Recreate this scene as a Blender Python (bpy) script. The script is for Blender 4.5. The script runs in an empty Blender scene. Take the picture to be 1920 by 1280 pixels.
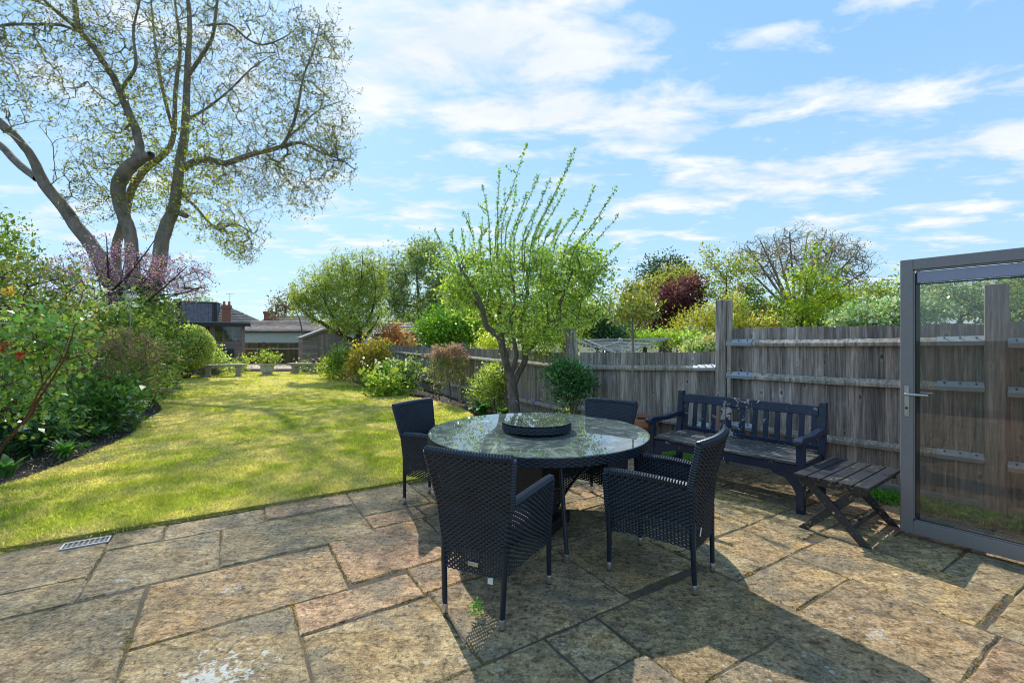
import bpy, bmesh, math, random
import numpy as np
from mathutils import Vector, Matrix
rng = np.random.default_rng(7)
random.seed(7)
scene = bpy.context.scene
COL = scene.collection
F = 853.0; HZ = 638.0; EYE = 1.5; LK = 1.9

def at(px, Y, py=None):
    """point on the ray through a picture position at depth Y (ground when py is None)"""
    x = (px - 960) / F * Y
    return (x, Y, 0.0 if py is None else EYE - (py - HZ) / F * Y)
UX, UY, VX, VY = .8495, .5276, -.5276, .8495
def uv2w(u, v): return (u * UX + v * VX, u * UY + v * VY)

# ---------------------------------------------------------------- objects
def tag(o, label=None, cat=None, group=None, kind=None):
    if label: o['label'] = label
    if cat: o['category'] = cat
    if group: o['group'] = group
    if kind: o['kind'] = kind
    return o
def empty(name, loc=(0, 0, 0), rz=0.0):
    o = bpy.data.objects.new(name, None); COL.objects.link(o)
    o.location = loc; o.rotation_euler = (0, 0, rz); o.empty_display_size = .1
    return o
def link(name, me, mat=None, parent=None, smooth=False):
    o = bpy.data.objects.new(name, me); COL.objects.link(o)
    if mat is not None: me.materials.append(mat)
    if parent is not None: o.parent = parent
    if smooth: me.polygons.foreach_set('use_smooth', [True] * len(me.polygons))
    me.name = name
    return o
def copy_tree(o, parent=None):
    c = o.copy(); COL.objects.link(c)
    if parent is not None: c.parent = parent
    for ch in [k for k in scene.objects if k.parent == o]:
        copy_tree(ch, c)
    return c
def npmesh(name, V, Q, mat, parent=None, col=None, smooth=False, matidx=None):
    V = np.asarray(V, np.float32).reshape(-1, 3); Q = np.asarray(Q, np.int32)
    n = Q.shape[1]
    me = bpy.data.meshes.new(name)
    me.vertices.add(len(V)); me.vertices.foreach_set('co', V.ravel())
    me.loops.add(Q.size); me.loops.foreach_set('vertex_index', Q.ravel())
    me.polygons.add(len(Q))
    me.polygons.foreach_set('loop_start', np.arange(0, Q.size, n, dtype=np.int32))
    me.polygons.foreach_set('loop_total', np.full(len(Q), n, np.int32))
    if smooth: me.polygons.foreach_set('use_smooth', np.ones(len(Q), bool))
    if col is not None:
        a = me.color_attributes.new('Col', 'FLOAT_COLOR', 'POINT')
        c = np.ones((len(V), 4), np.float32); c[:, :3] = col
        a.data.foreach_set('color', c.ravel())
    me.update(calc_edges=True)
    return link(name, me, mat, parent)

class MB:
    def __init__(s): s.v = []; s.f = []; s.c = []; s.cur = (1, 1, 1)
    def add(s, vs, fs):
        b = len(s.v); s.v += [tuple(p) for p in vs]; s.f += [tuple(i + b for i in f) for f in fs]
        s.c += [s.cur] * len(vs)
        return s
    def box(s, c, size, rz=0, M=None):
        hx, hy, hz = size[0] / 2, size[1] / 2, size[2] / 2
        R = Matrix.Translation(c) @ (M if M is not None else Matrix.Rotation(rz, 4, 'Z'))
        vs = [R @ Vector((x, y, z)) for z in (-hz, hz) for x, y in ((-hx, -hy), (hx, -hy), (hx, hy), (-hx, hy))]
        return s.add(vs, [(3, 2, 1, 0), (4, 5, 6, 7), (0, 1, 5, 4), (1, 2, 6, 5), (2, 3, 7, 6), (3, 0, 4, 7)])
    def beam(s, a, b, w, h, up=(0, 0, 1), taper=1.0):
        a = Vector(a); b = Vector(b); d = (b - a).normalized(); up = Vector(up)
        x = d.cross(up).normalized(); y = x.cross(d).normalized()
        vs = []
        for p, k in ((a, 1), (b, taper)):
            for i, j in ((-1, -1), (1, -1), (1, 1), (-1, 1)):
                vs.append(p + x * i * w / 2 * k + y * j * h / 2 * k)
        return s.add(vs, [(0, 1, 2, 3), (7, 6, 5, 4), (1, 0, 4, 5), (2, 1, 5, 6), (3, 2, 6, 7), (0, 3, 7, 4)])
    def prism(s, poly, f, d):
        """poly 2d outline, f maps (a,b)->3d, d extrusion vector"""
        n = len(poly); d = Vector(d)
        p0 = [Vector(f(*p)) for p in poly]; vs = p0 + [p + d for p in p0]
        return s.add(vs, [tuple(range(n))[::-1], tuple(range(n, 2 * n))] + [(i, (i + 1) % n, n + (i + 1) % n, n + i) for i in range(n)])
    def tube(s, pts, r, sides=8, cap=True):
        pts = [Vector(p) for p in pts]; n = len(pts)
        rs = r if isinstance(r, (list, tuple)) else [r] * n
        vs = []; prev = None
        for i, p in enumerate(pts):
            d = (pts[min(i + 1, n - 1)] - pts[max(i - 1, 0)]).normalized()
            if prev is None:
                a = Vector((0, 0, 1)) if abs(d.z) < .9 else Vector((1, 0, 0)); prev = d.cross(a).normalized()
            x = (prev - d * prev.dot(d)).normalized(); prev = x; y = d.cross(x)
            for k in range(sides):
                t = 2 * math.pi * k / sides
                vs.append(p + (x * math.cos(t) + y * math.sin(t)) * rs[i])
        fs = [(i * sides + k, i * sides + (k + 1) % sides, (i + 1) * sides + (k + 1) % sides, (i + 1) * sides + k) for i in range(n - 1) for k in range(sides)]
        if cap: fs += [tuple(range(sides))[::-1], tuple((n - 1) * sides + k for k in range(sides))]
        return s.add(vs, fs)
    def lathe(s, prof, sides=24, c=(0, 0, 0), cap=True):
        vs = [(c[0] + r * math.cos(2 * math.pi * k / sides), c[1] + r * math.sin(2 * math.pi * k / sides), c[2] + z) for r, z in prof for k in range(sides)]
        n = len(prof)
        fs = [(i * sides + k, i * sides + (k + 1) % sides, (i + 1) * sides + (k + 1) % sides, (i + 1) * sides + k) for i in range(n - 1) for k in range(sides)]
        if cap: fs += [tuple(range(sides))[::-1], tuple((n - 1) * sides + k for k in range(sides))]
        return s.add(vs, fs)
    def quad(s, *ps): return s.add(ps, [tuple(range(len(ps)))])
    def build(s, name, mat, parent=None, smooth=False, bevel=0, seg=1, jit=0):
        me = bpy.data.meshes.new(name); me.from_pydata(s.v, [], s.f)
        a = me.color_attributes.new('Col', 'FLOAT_COLOR', 'POINT')
        a.data.foreach_set('color', np.hstack([np.array(s.c, np.float32), np.ones((len(s.v), 1), np.float32)]).ravel())
        bm = bmesh.new(); bm.from_mesh(me)
        bmesh.ops.recalc_face_normals(bm, faces=bm.faces)
        if bevel: 
            es = [e for e in bm.edges if len(e.link_faces) == 2 and e.calc_face_angle(0) > .5]
            bmesh.ops.bevel(bm, geom=es, offset=bevel, segments=seg, affect='EDGES', profile=.7)
        bm.to_mesh(me); bm.free()
        o = link(name, me, mat, parent)
        if smooth:
            me.polygons.foreach_set('use_smooth', [True] * len(me.polygons))
            try: me.set_sharp_from_angle(angle=math.radians(40))
            except Exception: pass
        return o

# ---------------------------------------------------------------- materials
class NT:
    def __init__(s, name, tree=None):
        if tree is None:
            s.m = bpy.data.materials.new(name); s.m.use_nodes = True; s.t = s.m.node_tree
        else: s.t = tree
        s.t.nodes.clear()
    def n(s, ty, **kw):
        nd = s.t.nodes.new(ty); ins = {}
        for k, v in kw.items():
            if k.startswith('i_'): ins[k[2:]] = v
            else: setattr(nd, k, v)
        for k, v in ins.items():
            key = int(k) if k.isdigit() else k.replace('_', ' ')
            s.set(nd, key, v)
        return nd
    def set(s, nd, key, v):
        sk = nd.inputs[key]
        if hasattr(v, 'is_output') or isinstance(v, bpy.types.NodeSocket): s.t.links.new(v, sk)
        elif isinstance(v, bpy.types.Node): s.t.links.new(v.outputs[0], sk)
        else:
            if isinstance(v, (tuple, list)) and len(v) == 3 and sk.type == 'RGBA': v = (*v, 1)
            sk.default_value = v
    def coord(s, scale=(1, 1, 1), loc=(0, 0, 0), kind='Object', rot=(0, 0, 0)):
        tc = s.n('ShaderNodeTexCoord'); mp = s.n('ShaderNodeMapping')
        s.t.links.new(tc.outputs[kind], mp.inputs[0])
        mp.inputs['Scale'].default_value = scale; mp.inputs['Location'].default_value = loc; mp.inputs['Rotation'].default_value = rot
        return mp.outputs[0]
    def noise(s, vec, scale=5, det=4, rough=.55, dist=0):
        nd = s.n('ShaderNodeTexNoise', i_Scale=scale, i_Detail=det, i_Roughness=rough, i_Distortion=dist)
        s.t.links.new(vec, nd.inputs['Vector']); return nd.outputs[0]
    def ramp(s, fac, stops):
        nd = s.n('ShaderNodeValToRGB'); s.t.links.new(fac, nd.inputs[0]); e = nd.color_ramp.elements
        while len(e) < len(stops): e.new(.5)
        for i, (p, c) in enumerate(stops):
            e[i].position = p
            if not isinstance(c, (tuple, list)): c = (c, c, c)
            e[i].color = (*c, 1)
        return nd.outputs[0]
    def mix(s, fac, a, b, mode='MIX'):
        nd = s.n('ShaderNodeMix', data_type='RGBA', blend_type=mode)
        for k, v in ((0, fac), (6, a), (7, b)): s.set(nd, k, v)
        return nd.outputs[2]
    def math(s, op, a, b=0.0, c=None, clamp=False):
        nd = s.n('ShaderNodeMath', operation=op, use_clamp=clamp); s.set(nd, 0, a); s.set(nd, 1, b)
        if c is not None: s.set(nd, 2, c)
        return nd.outputs[0]
    def attr(s, name='Col'): return s.n('ShaderNodeAttribute', attribute_name=name)
    def bump(s, h, strength=.3, dist=.01, normal=None):
        nd = s.n('ShaderNodeBump', i_Strength=strength, i_Distance=dist); s.t.links.new(h, nd.inputs['Height'])
        if normal is not None: s.t.links.new(normal, nd.inputs['Normal'])
        return nd.outputs[0]
    def out(s, sh): 
        o = s.n('ShaderNodeOutputMaterial'); s.t.links.new(sh, o.inputs[0]); return s.m
    def pbr(s, color, rough=.8, bump=None, metal=0, spec=.5, **kw):
        p = s.n('ShaderNodeBsdfPrincipled'); s.set(p, 'Base Color', color); s.set(p, 'Roughness', rough)
        s.set(p, 'Metallic', metal); s.set(p, 'Specular IOR Level', spec)
        for k, v in kw.items(): s.set(p, k.replace('_', ' '), v)
        if bump is not None: s.t.links.new(bump, p.inputs['Normal'])
        return s.out(p.outputs[0])

MATS = {}
def simple(name, col, rough=.7, metal=0, var=.25, scale=20, bump=.15, stretch=(1, 1, 1), attr=False, spec=.5, bd=.004):
    """one colour with a little uneven wear in it"""
    if name in MATS: return MATS[name]
    t = NT(name); c = t.coord(stretch); n1 = t.noise(c, scale, 6, .65)
    lo = tuple(x * (1 - var) for x in col); hi = tuple(min(1, x * (1 + var)) for x in col)
    cc = t.ramp(n1, [(.3, lo), (.7, hi)])
    if attr: cc = t.mix(1.0, cc, t.attr().outputs['Color'], 'MULTIPLY')
    n2 = t.noise(c, scale * 4, 4, .6)
    r = t.math('MULTIPLY_ADD', n2, .25, rough - .12, clamp=True)
    MATS[name] = t.pbr(cc, r, t.bump(n2, bump, bd), metal, spec)
    return MATS[name]

def wood_fence(name, dark, light, sc=1.0, green=.0):
    t = NT(name); c = t.coord((14 * sc, 14 * sc, .9 * sc)); c2 = t.coord((60 * sc, 60 * sc, 2.2 * sc)); c3 = t.coord((1, 1, 1))
    at_ = t.attr()
    # each board has its own offset from its colour value
    off = t.n('ShaderNodeVectorMath', operation='MULTIPLY_ADD'); t.set(off, 0, at_.outputs['Color']); t.set(off, 1, (31., 17., 57.)); t.set(off, 2, c)
    n1 = t.noise(off.outputs[0], 1.2, 6, .7, 1.0); n2 = t.noise(c2, 1, 5, .75); n3 = t.noise(c3, 2.2, 4, .6)
    col = t.ramp(n1, [(.28, dark), (.52, tuple((a + b) / 2 for a, b in zip(dark, light))), (.75, light)])
    fine = t.ramp(n2, [(.33, .42), (.67, 1.5)])
    col = t.mix(1.0, col, fine, 'MULTIPLY')
    col = t.mix(1.0, col, at_.outputs['Color'], 'MULTIPLY')
    # knots
    vo = t.n('ShaderNodeTexVoronoi', feature='F1', i_Scale=1.0); kc = t.n('ShaderNodeVectorMath', operation='MULTIPLY_ADD')
    t.set(kc, 0, at_.outputs['Color']); t.set(kc, 1, (5., 9., 7.)); t.set(kc, 2, t.coord((7, 7, 4.2))); t.t.links.new(kc.outputs[0], vo.inputs['Vector'])
    k = t.ramp(vo.outputs['Distance'], [(.05, .12), (.11, .9), (.14, 1.45), (.24, 1.0)])
    col = t.mix(.8, col, k, 'MULTIPLY')
    g = t.ramp(n3, [(.45, (0, 0, 0)), (.75, (1, 1, 1))])
    col = t.mix(t.math('MULTIPLY', g, green), col, (.13, .14, .05))
    h = t.math('ADD', n2, n1)
    MATS[name] = t.pbr(col, .85, t.bump(h, .5, .006)); return MATS[name]

def leaf_mat(name, trans=.45, rough=.45, spec=.4):
    if name in MATS: return MATS[name]
    t = NT(name); a = t.attr().outputs['Color']
    p = t.n('ShaderNodeBsdfPrincipled'); t.set(p, 'Base Color', a); t.set(p, 'Roughness', rough); t.set(p, 'Specular IOR Level', spec)
    tr = t.n('ShaderNodeBsdfTranslucent'); t.set(tr, 'Color', t.mix(1.0, a, (1.5, 1.55, .75), 'MULTIPLY'))
    mx = t.n('ShaderNodeMixShader'); t.set(mx, 0, trans); t.t.links.new(p.outputs[0], mx.inputs[1]); t.t.links.new(tr.outputs[0], mx.inputs[2])
    MATS[name] = t.out(mx.outputs[0]); return MATS[name]
def bark_mat(name, c1, c2, sc=1.0, moss=None):
    if name in MATS: return MATS[name]
    t = NT(name); c = t.coord((sc, sc, sc * .35)); n1 = t.noise(c, 6, 6, .7); n2 = t.noise(c, 26, 5, .7)
    col = t.ramp(n1, [(.3, c1), (.7, c2)])
    if moss: col = t.mix(t.ramp(t.noise(t.coord((sc, sc, sc)), 2.5, 5, .65), [(.5, 0.), (.68, .75)]), col, moss)
    MATS[name] = t.pbr(col, .9, t.bump(n2, .6, .02 / sc)); return MATS[name]

# ---------------------------------------------------------------- vegetation
def unit(a): return a / (np.linalg.norm(a, axis=-1, keepdims=True) + 1e-9)
def leaf_arrays(P, size, cols, aspect=.55, up=.35, droop=.0, dirs=None, jit=.35, cj=.22, fold=.25):
    """one folded rhombus leaf per point"""
    n = len(P); P = np.asarray(P, float)
    d = rng.normal(size=(n, 3)); 
    if dirs is not None: d = d * jit * 2 + np.asarray(dirs)
    d[:, 2] += up - droop; d = unit(d)
    nr = rng.normal(size=(n, 3)); nr[:, 2] += .9; side = unit(np.cross(d, nr)); nn = np.cross(side, d)
    L = size * rng.uniform(1 - jit, 1 + jit, n)[:, None]; W = L * aspect
    base = P; tip = P + d * L; mid = P + d * L * .45
    V = np.stack([base, mid + side * W / 2 + nn * W * fold, tip, mid - side * W / 2 + nn * W * fold], 1).reshape(-1, 3)
    Q = np.arange(n * 4).reshape(-1, 4)
    cols = np.asarray(cols, float); c = np.minimum(cols * LK, .75)[rng.integers(0, len(cols), n)] * rng.uniform(1 - cj, 1 + cj, (n, 1))
    c[:, 0] *= rng.uniform(.85, 1.15, n)
    return V, Q, np.repeat(c, 4, 0)
def join_arr(parts):
    V, Q, C, b = [], [], [], 0
    for v, q, c in parts:
        V.append(v); Q.append(q + b); C.append(c); b += len(v)
    return np.concatenate(V), np.concatenate(Q), np.concatenate(C)

def edge_prisms(A, B, ra, rb, sides=3):
    d = unit(B - A); a = np.where(np.abs(d[:, 2:3]) < .9, [[0, 0, 1.]], [[1., 0, 0]]); x = unit(np.cross(d, a)); y = np.cross(d, x)
    n = len(A); V = np.zeros((n, 2 * sides, 3))
    for k in range(sides):
        t = 2 * math.pi * k / sides; o = x * math.cos(t) + y * math.sin(t)
        V[:, k] = A + o * ra[:, None]; V[:, sides + k] = B + o * rb[:, None]
    base = (np.arange(n) * 2 * sides)[:, None]
    Q = np.concatenate([base + np.array([k, (k + 1) % sides, sides + (k + 1) % sides, sides + k]) for k in range(sides)])
    return V.reshape(-1, 3), Q

class Grow:
    """limbs laid by hand; every target point then gets a twig from the nearest wood"""
    def __init__(s): s.P = []; s.par = []; s.fix = []; s.limbs = []
    def limb(s, pts, rad, start=None, wob=0.0, sub=4):
        pts = [np.array(p, float) for p in pts]
        # smooth resample
        n = len(pts); out = []; rr = []
        for i in range(n - 1):
            p0 = pts[max(i - 1, 0)]; p1 = pts[i]; p2 = pts[i + 1]; p3 = pts[min(i + 2, n - 1)]
            for k in range(sub):
                t = k / sub
                out.append(.5 * ((2 * p1) + (p2 - p0) * t + (2 * p0 - 5 * p1 + 4 * p2 - p3) * t * t + (3 * p1 - p0 - 3 * p2 + p3) * t ** 3))
                rr.append(rad[i] * (1 - t) + rad[i + 1] * t)
        out.append(pts[-1]); rr.append(rad[-1])
        prev = -1
        if s.P:
            prev = int(np.argmin(((np.array(s.P) - out[0]) ** 2).sum(1)))
        for i, (p, r) in enumerate(zip(out, rr)):
            if wob and 0 < i: p = p + rng.normal(size=3) * wob * r
            out[i] = p
            s.P.append(p); s.par.append(prev); s.fix.append(r); prev = len(s.P) - 1
        s.limbs.append((out, rr)); return s
    def targets(s, T, seg=.25, bend=.25, curl=.4, r0=.004, rmax=.05, sag=0.0):
        cap = len(s.P) + len(T) * 8 + 10
        P = np.zeros((cap, 3)); P[:len(s.P)] = s.P; n = len(s.P); D = np.zeros((cap, 3)); 
        par = list(s.par); 
        for i in range(n):
            if par[i] >= 0: D[i] = P[i] - P[par[i]]
        D[:n] = unit(D[:n])
        d0 = np.array([((P[:n] - t) ** 2).sum(1).min() for t in T]); order = np.argsort(d0)
        newstart = n; ends = []
        lo = [0]
        root_z = P[0, 2]
        allow = np.ones(cap, bool)
        fx = np.array(s.fix); 
        hz = P[0, 2] + .25 * (max(P[:n, 2]) - P[0, 2])
        allow[:n] = P[:n, 2] > hz if n > 6 else True
        for ti in order:
            t = T[ti]; v = t - P[:n]; dd = (v ** 2).sum(1); 
            cosb = (v * D[:n]).sum(1) / (np.sqrt(dd) + 1e-6)
            score = dd * (1.35 - .6 * cosb) + (~allow[:n]) * 1e3
            k = int(np.argmin(score)); d = math.sqrt(dd[k]); m = min(7, max(1, int(round(d / seg))))
            p0 = P[k].copy(); dir0 = D[k] + rng.normal(size=3) * bend; ctrl = p0 + unit(dir0) * d * curl; prev = k
            for j in range(1, m + 1):
                u = j / m; q = (1 - u) ** 2 * p0 + 2 * u * (1 - u) * ctrl + u * u * t
                q = q + rng.normal(size=3) * .05 * d / m * (j < m)
                P[n] = q; D[n] = unit(q - P[prev]); par.append(prev); prev = n; n += 1
            ends.append(prev)
        cnt = np.zeros(n); cnt[ends] = 1
        for i in range(n - 1, newstart - 1, -1):
            if par[i] >= newstart: cnt[par[i]] += cnt[i]
        r = r0 * np.maximum(cnt, 1) ** .45
        idx = np.arange(newstart, n); pa = np.array(par)[idx]
        rp = np.where(pa >= newstart, r[pa], np.minimum(r[idx] * 1.15, fx[np.clip(pa, 0, newstart - 1)]))
        s.tw = (P[pa], P[idx], np.minimum(rp, rmax), np.minimum(r[idx], rmax)); s.ends = P[ends]; s.enddir = D[ends]; s.idx = idx
        s.nodes = P[idx]; s.noded = D[idx]; s.nr = r[idx]
        return s
    def wood(s, name, mat, parent, sides=9, tsides=3):
        m = MB()
        for pts, rr in s.limbs: m.tube(pts, [max(r, .003) for r in rr], sides if max(rr) > .03 else 5)
        V = np.array(m.v); q = [f for f in m.f if len(f) == 4]; caps = [f for f in m.f if len(f) != 4]
        Vs = [V]; Qs = [np.array(q)]
        if hasattr(s, 'tw'):
            v2, q2 = edge_prisms(*s.tw, sides=tsides); Qs.append(q2 + len(V)); Vs.append(v2)
        return npmesh(name, np.concatenate(Vs), np.concatenate(Qs), mat, parent, smooth=True)

def ell_pts(c, r, n, shell=.35, gap=0.0, flat=None):
    """points in an ellipsoid with an uneven outline and gaps"""
    out = []
    ph = rng.uniform(0, 6.28, 9)
    while len(out) < n:
        d = unit(rng.normal(size=(n * 2, 3))); k = rng.uniform(shell, 1, n * 2) ** .6
        lump = 1 + .16 * np.sin(3 * d[:, 0] * 2 + ph[0]) * np.sin(5 * d[:, 2] + ph[1]) + .12 * np.sin(9 * d[:, 1] + ph[2]) + .08 * np.sin(13 * d[:, 2] + 7 * d[:, 0] + ph[3])
        p = d * (k * lump)[:, None]
        if gap:
            g = np.sin(p[:, 0] * 5.1 + ph[4]) * np.sin(p[:, 1] * 5.3 + ph[5]) * np.sin(p[:, 2] * 5.7 + ph[6])
            p = p[g > -.35 * (1.3 - gap)]
        if flat is not None: p = p[p[:, 2] > flat]
        out += list(p)
    p = np.array(out[:n]); return p * np.array(r) + np.array(c)

def cloud(ends, per, spread, dirs=None):
    P = np.repeat(ends, per, 0); P = P + rng.normal(size=P.shape) * spread
    return P, (np.repeat(dirs, per, 0) if dirs is not None else None)

def plant(name, label, cat, base, crowns, lsize, cols, nt=150, per=12, spread=None, trunk=None, bark=None, stems=3, lm=None, group=None,
          aspect=.55, up=.35, flowers=None, r0=.003, foliage='foliage', wood='stem', shell=.35, gap=.5, droop=0, flat=None, outward=.6, seg=.2):
    """shrub or tree: crowns = [(centre, radii, share)] in world space"""
    root = empty(name, base); tag(root, label, cat, group)
    b = np.array(base, float); g = Grow(); tot = sum(c[2] for c in crowns)
    cen = np.array([np.array(c[0], float) for c in crowns]).mean(0) - b
    if trunk: 
        for pts, rad in trunk: g.limb([np.array(p) - b for p in pts], rad, wob=.06)
    else:
        for i in range(stems):
            a = rng.uniform(0, 6.28); rr = np.array(crowns[0][1]); off = np.array([math.cos(a) * rr[0] * .35, math.sin(a) * rr[1] * .35, 0])
            s0 = np.array([math.cos(a), math.sin(a), 0]) * .05 * rr[0]
            top = cen * np.array([1, 1, .9]) + off
            R = r0 * 4 + .006 * rr[2]
            g.limb([s0 * (i > 0), s0 + (top - s0) * .5 + rng.normal(size=3) * .05 * rr[0], top], [R, R * .8, R * .45], wob=.1)
    T = np.concatenate([ell_pts(np.array(c) - b, r, max(3, int(nt * sh / tot)), shell, gap, flat) for c, r, sh in crowns])
    k_ = rng.uniform(size=len(T)) < .10; T[k_] = cen + (T[k_] - cen) * rng.uniform(1.08, 1.32, (k_.sum(), 1))
    T = T[T[:, 2] + b[2] > .03]
    g.targets(T, seg=seg, r0=r0)
    g.wood(wood, bark or MATS['bark'], root)
    sp = spread if spread is not None else lsize * 1.5
    P, _ = cloud(g.ends, per, sp); c0 = np.repeat(g.ends, per, 0); od = unit(c0 - cen) * outward
    P[:, 2] = np.maximum(P[:, 2], .02 - b[2])
    big = rng.uniform(size=len(P)) < .2
    V, Q, C = join_arr([leaf_arrays(P[~big], lsize * .92, cols, aspect, up, droop, dirs=od[~big], jit=.45), leaf_arrays(P[big], lsize * 1.35, [tuple(x * .8 for x in c) for c in cols], aspect * 1.15, up, droop, dirs=od[big], jit=.35)])
    npmesh(foliage, V, Q, lm or MATS['leaf'], root, C)
    if flowers:
        for fn, fc, cnt, fs, where in flowers:
            E = g.ends[rng.permutation(len(g.ends))]
            if where == 'top': E = E[np.argsort(-(E[:, 2]))][:max(4, len(E) // 3)]
            if where == 'out': E = E[np.argsort(-np.linalg.norm((E - cen), axis=1))][:max(4, len(E) // 2)]
            E = E[:cnt]
            if fn.startswith('flower'):
                for e in E:
                    P, _ = cloud(e[None], 16, fs * .5); P += unit(P - cen) * lsize * .8; P[:, 2] = P[:, 2] * .4 + P[:, 2].mean() * .6
                    V, Q, C = leaf_arrays(P, fs * .5, fc, .9, .1); npmesh(fn, V, Q, MATS['petal'], root, C)
            else:
                P, _ = cloud(E, 7, fs * .8); P += unit(P - cen) * lsize * .8
                V, Q, C = leaf_arrays(P, fs, fc, .9, .3); tag(npmesh(fn + 's', V, Q, MATS['petal'], root, C), kind='stuff')
    return root, g

def clump(name, label, cat, base, n, length, width, cols, lean=.6, curve=.5, arch=3, flowers=None, group=None, rad=.05, part='leaves'):
    """strap or rosette leaves rising from one spot"""
    root = empty(name, base); tag(root, label, cat, group); parts = []
    VV, QQ, CC = [], [], []; b = 0
    for i in range(n):
        a = rng.uniform(0, 6.28); l = length * rng.uniform(.65, 1.1); ln = lean * rng.uniform(.3, 1.15)
        d = np.array([math.cos(a), math.sin(a), 0]); sd = np.array([-d[1], d[0], 0]); st = d * rad * rng.uniform(0, 1)
        c = np.array(cols[rng.integers(len(cols))]) * rng.uniform(.75, 1.25)
        K = arch + 2; 
        p = st.copy(); th = ln * .3
        for k in range(K):
            u = k / (K - 1); w = width * math.sin(math.pi * (.12 + .86 * u)) ** .8 * (.5 if k == 0 else 1)
            nn = -d * math.sin(th) * 0 + np.array([0, 0, 1.]) * math.sin(th) + -d * math.cos(th) * .5
            VV += [p - sd * w / 2 + nn * w * .12, p + sd * w / 2 + nn * w * .12]; CC += [c, c]
            if k < K - 1: QQ.append([b + 2 * k, b + 2 * k + 1, b + 2 * k + 3, b + 2 * k + 2])
            p = p + (d * math.sin(th) + np.array([0, 0, 1.]) * math.cos(th)) * l / (K - 1); th += ln * curve + .12
        b += 2 * K
    V = np.array(VV); V[:, 2] = np.maximum(V[:, 2], .006)
    npmesh(part, V, QQ, MATS['leaf'], root, np.array(CC), smooth=True)
    if flowers:
        fn, fc, cnt, fs, hz = flowers
        E = np.column_stack([rng.normal(size=(cnt, 2)) * length * .35, rng.uniform(hz * .75, hz, cnt)])
        for e in E:
            P, _ = cloud(e[None], 9, fs * .6); V, Q, C = leaf_arrays(P, fs, fc, .9); npmesh(fn, V, Q, MATS['petal'], root, C)
        S = E.copy(); S[:, :2] *= .15; S[:, 2] = 0
        v, q = edge_prisms(S, E, np.full(cnt, .004), np.full(cnt, .002)); tag(npmesh('stems', v, q, MATS['greenstem'], root), kind='stuff')
    return root
# ---------------------------------------------------------------- shared materials
leaf_mat('leaf'); leaf_mat('gloss_leaf', .25, .25, .6); leaf_mat('petal', .4, .6, .3); leaf_mat('grassm', .55, .6, .25)
MATS['bark'] = bark_mat('bark', (.06, .045, .035), (.2, .16, .12), 1.5)
MATS['greenstem'] = simple('green_stem', (.10, .16, .04), .6)
MATS['redstem'] = simple('red_stem', (.16, .06, .035), .6)
bark_mat('grey_bark', (.14, .11, .088), (.40, .32, .25), .6, (.10, .10, .05))
bark_mat('apple_bark', (.07, .055, .045), (.24, .20, .16), 2.2)
bark_mat('dark_bark', (.035, .03, .025), (.10, .08, .065), 1.4)
wood_fence('fence_near', (.13, .10, .078), (.64, .545, .46), 1.0, .1)
wood_fence('fence_mid', (.15, .125, .10), (.50, .42, .35), 1.0, .15)
wood_fence('fence_green', (.09, .08, .035), (.23, .20, .09), 1.0, .6)
wood_fence('rail_wood', (.20, .165, .125), (.62, .54, .44), .8, .3)
simple('zinc', (.42, .44, .45), .5, .5, .15, 30, .05)
simple('concrete', (.30, .285, .26), .9, 0, .3, 9, .4)
simple('stone', (.42, .38, .31), .9, 0, .35, 7, .6, bd=.01)
simple('terracotta', (.42, .15, .075), .8, 0, .2, 14, .2)
simple('silver', (.50, .49, .47), .3, .9, .08)
simple('alu_grey', (.235, .22, .215), .42, .25, .05, 40, .02)
simple('blind_grey', (.30, .31, .40), .5, .1, .05, 3, .02)
simple('black_rubber', (.015, .015, .017), .5)
simple('cushion', (.30, .30, .37), .9, 0, .15, 120, .5)
simple('white_tag', (.75, .75, .75), .6, 0, .03)
simple('brick', (.30, .12, .08), .9, 0, .35, 18, .5)
simple('roof_tile', (.17, .145, .135), .85, 0, .35, 6, .5)
simple('slate', (.085, .085, .11), .6, 0, .25, 8, .4)
simple('felt', (.30, .31, .30), .9, 0, .15, 10, .2)
simple('fascia', (.02, .03, .03), .5)
simple('navy', (.012, .025, .06), .45, 0, .3, 6, .1)
simple('clad', (.26, .19, .16), .8, 0, .3, 5, .3, (1, 1, 8), attr=True)
simple('shedwood', (.30, .24, .19), .85, 0, .3, 5, .4, (1, 1, 8), attr=True)
simple('sage', (.50, .56, .50), .6, 0, .06, 4, .05)
simple('plain', (1, 1, 1), .6, 0, .08, 12, .1, attr=True)
simple('rope', (.62, .60, .55), .6, 0, .1)

def wicker(name, c):
    t = NT(name); co = t.coord((1, 1, 1)); n = t.noise(co, 90, 3, .6); n2 = t.noise(co, 9, 4, .6)
    col = t.ramp(n2, [(.35, tuple(x * .7 for x in c)), (.7, tuple(x * 1.3 for x in c))])
    MATS[name] = t.pbr(col, t.ramp(n, [(.3, .28), (.7, .42)]), t.bump(n, .15, .001), 0, .5)
wicker('wicker', (.010, .019, .031)); simple('leg_metal', (.012, .022, .035), .35, .2, .1)

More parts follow.
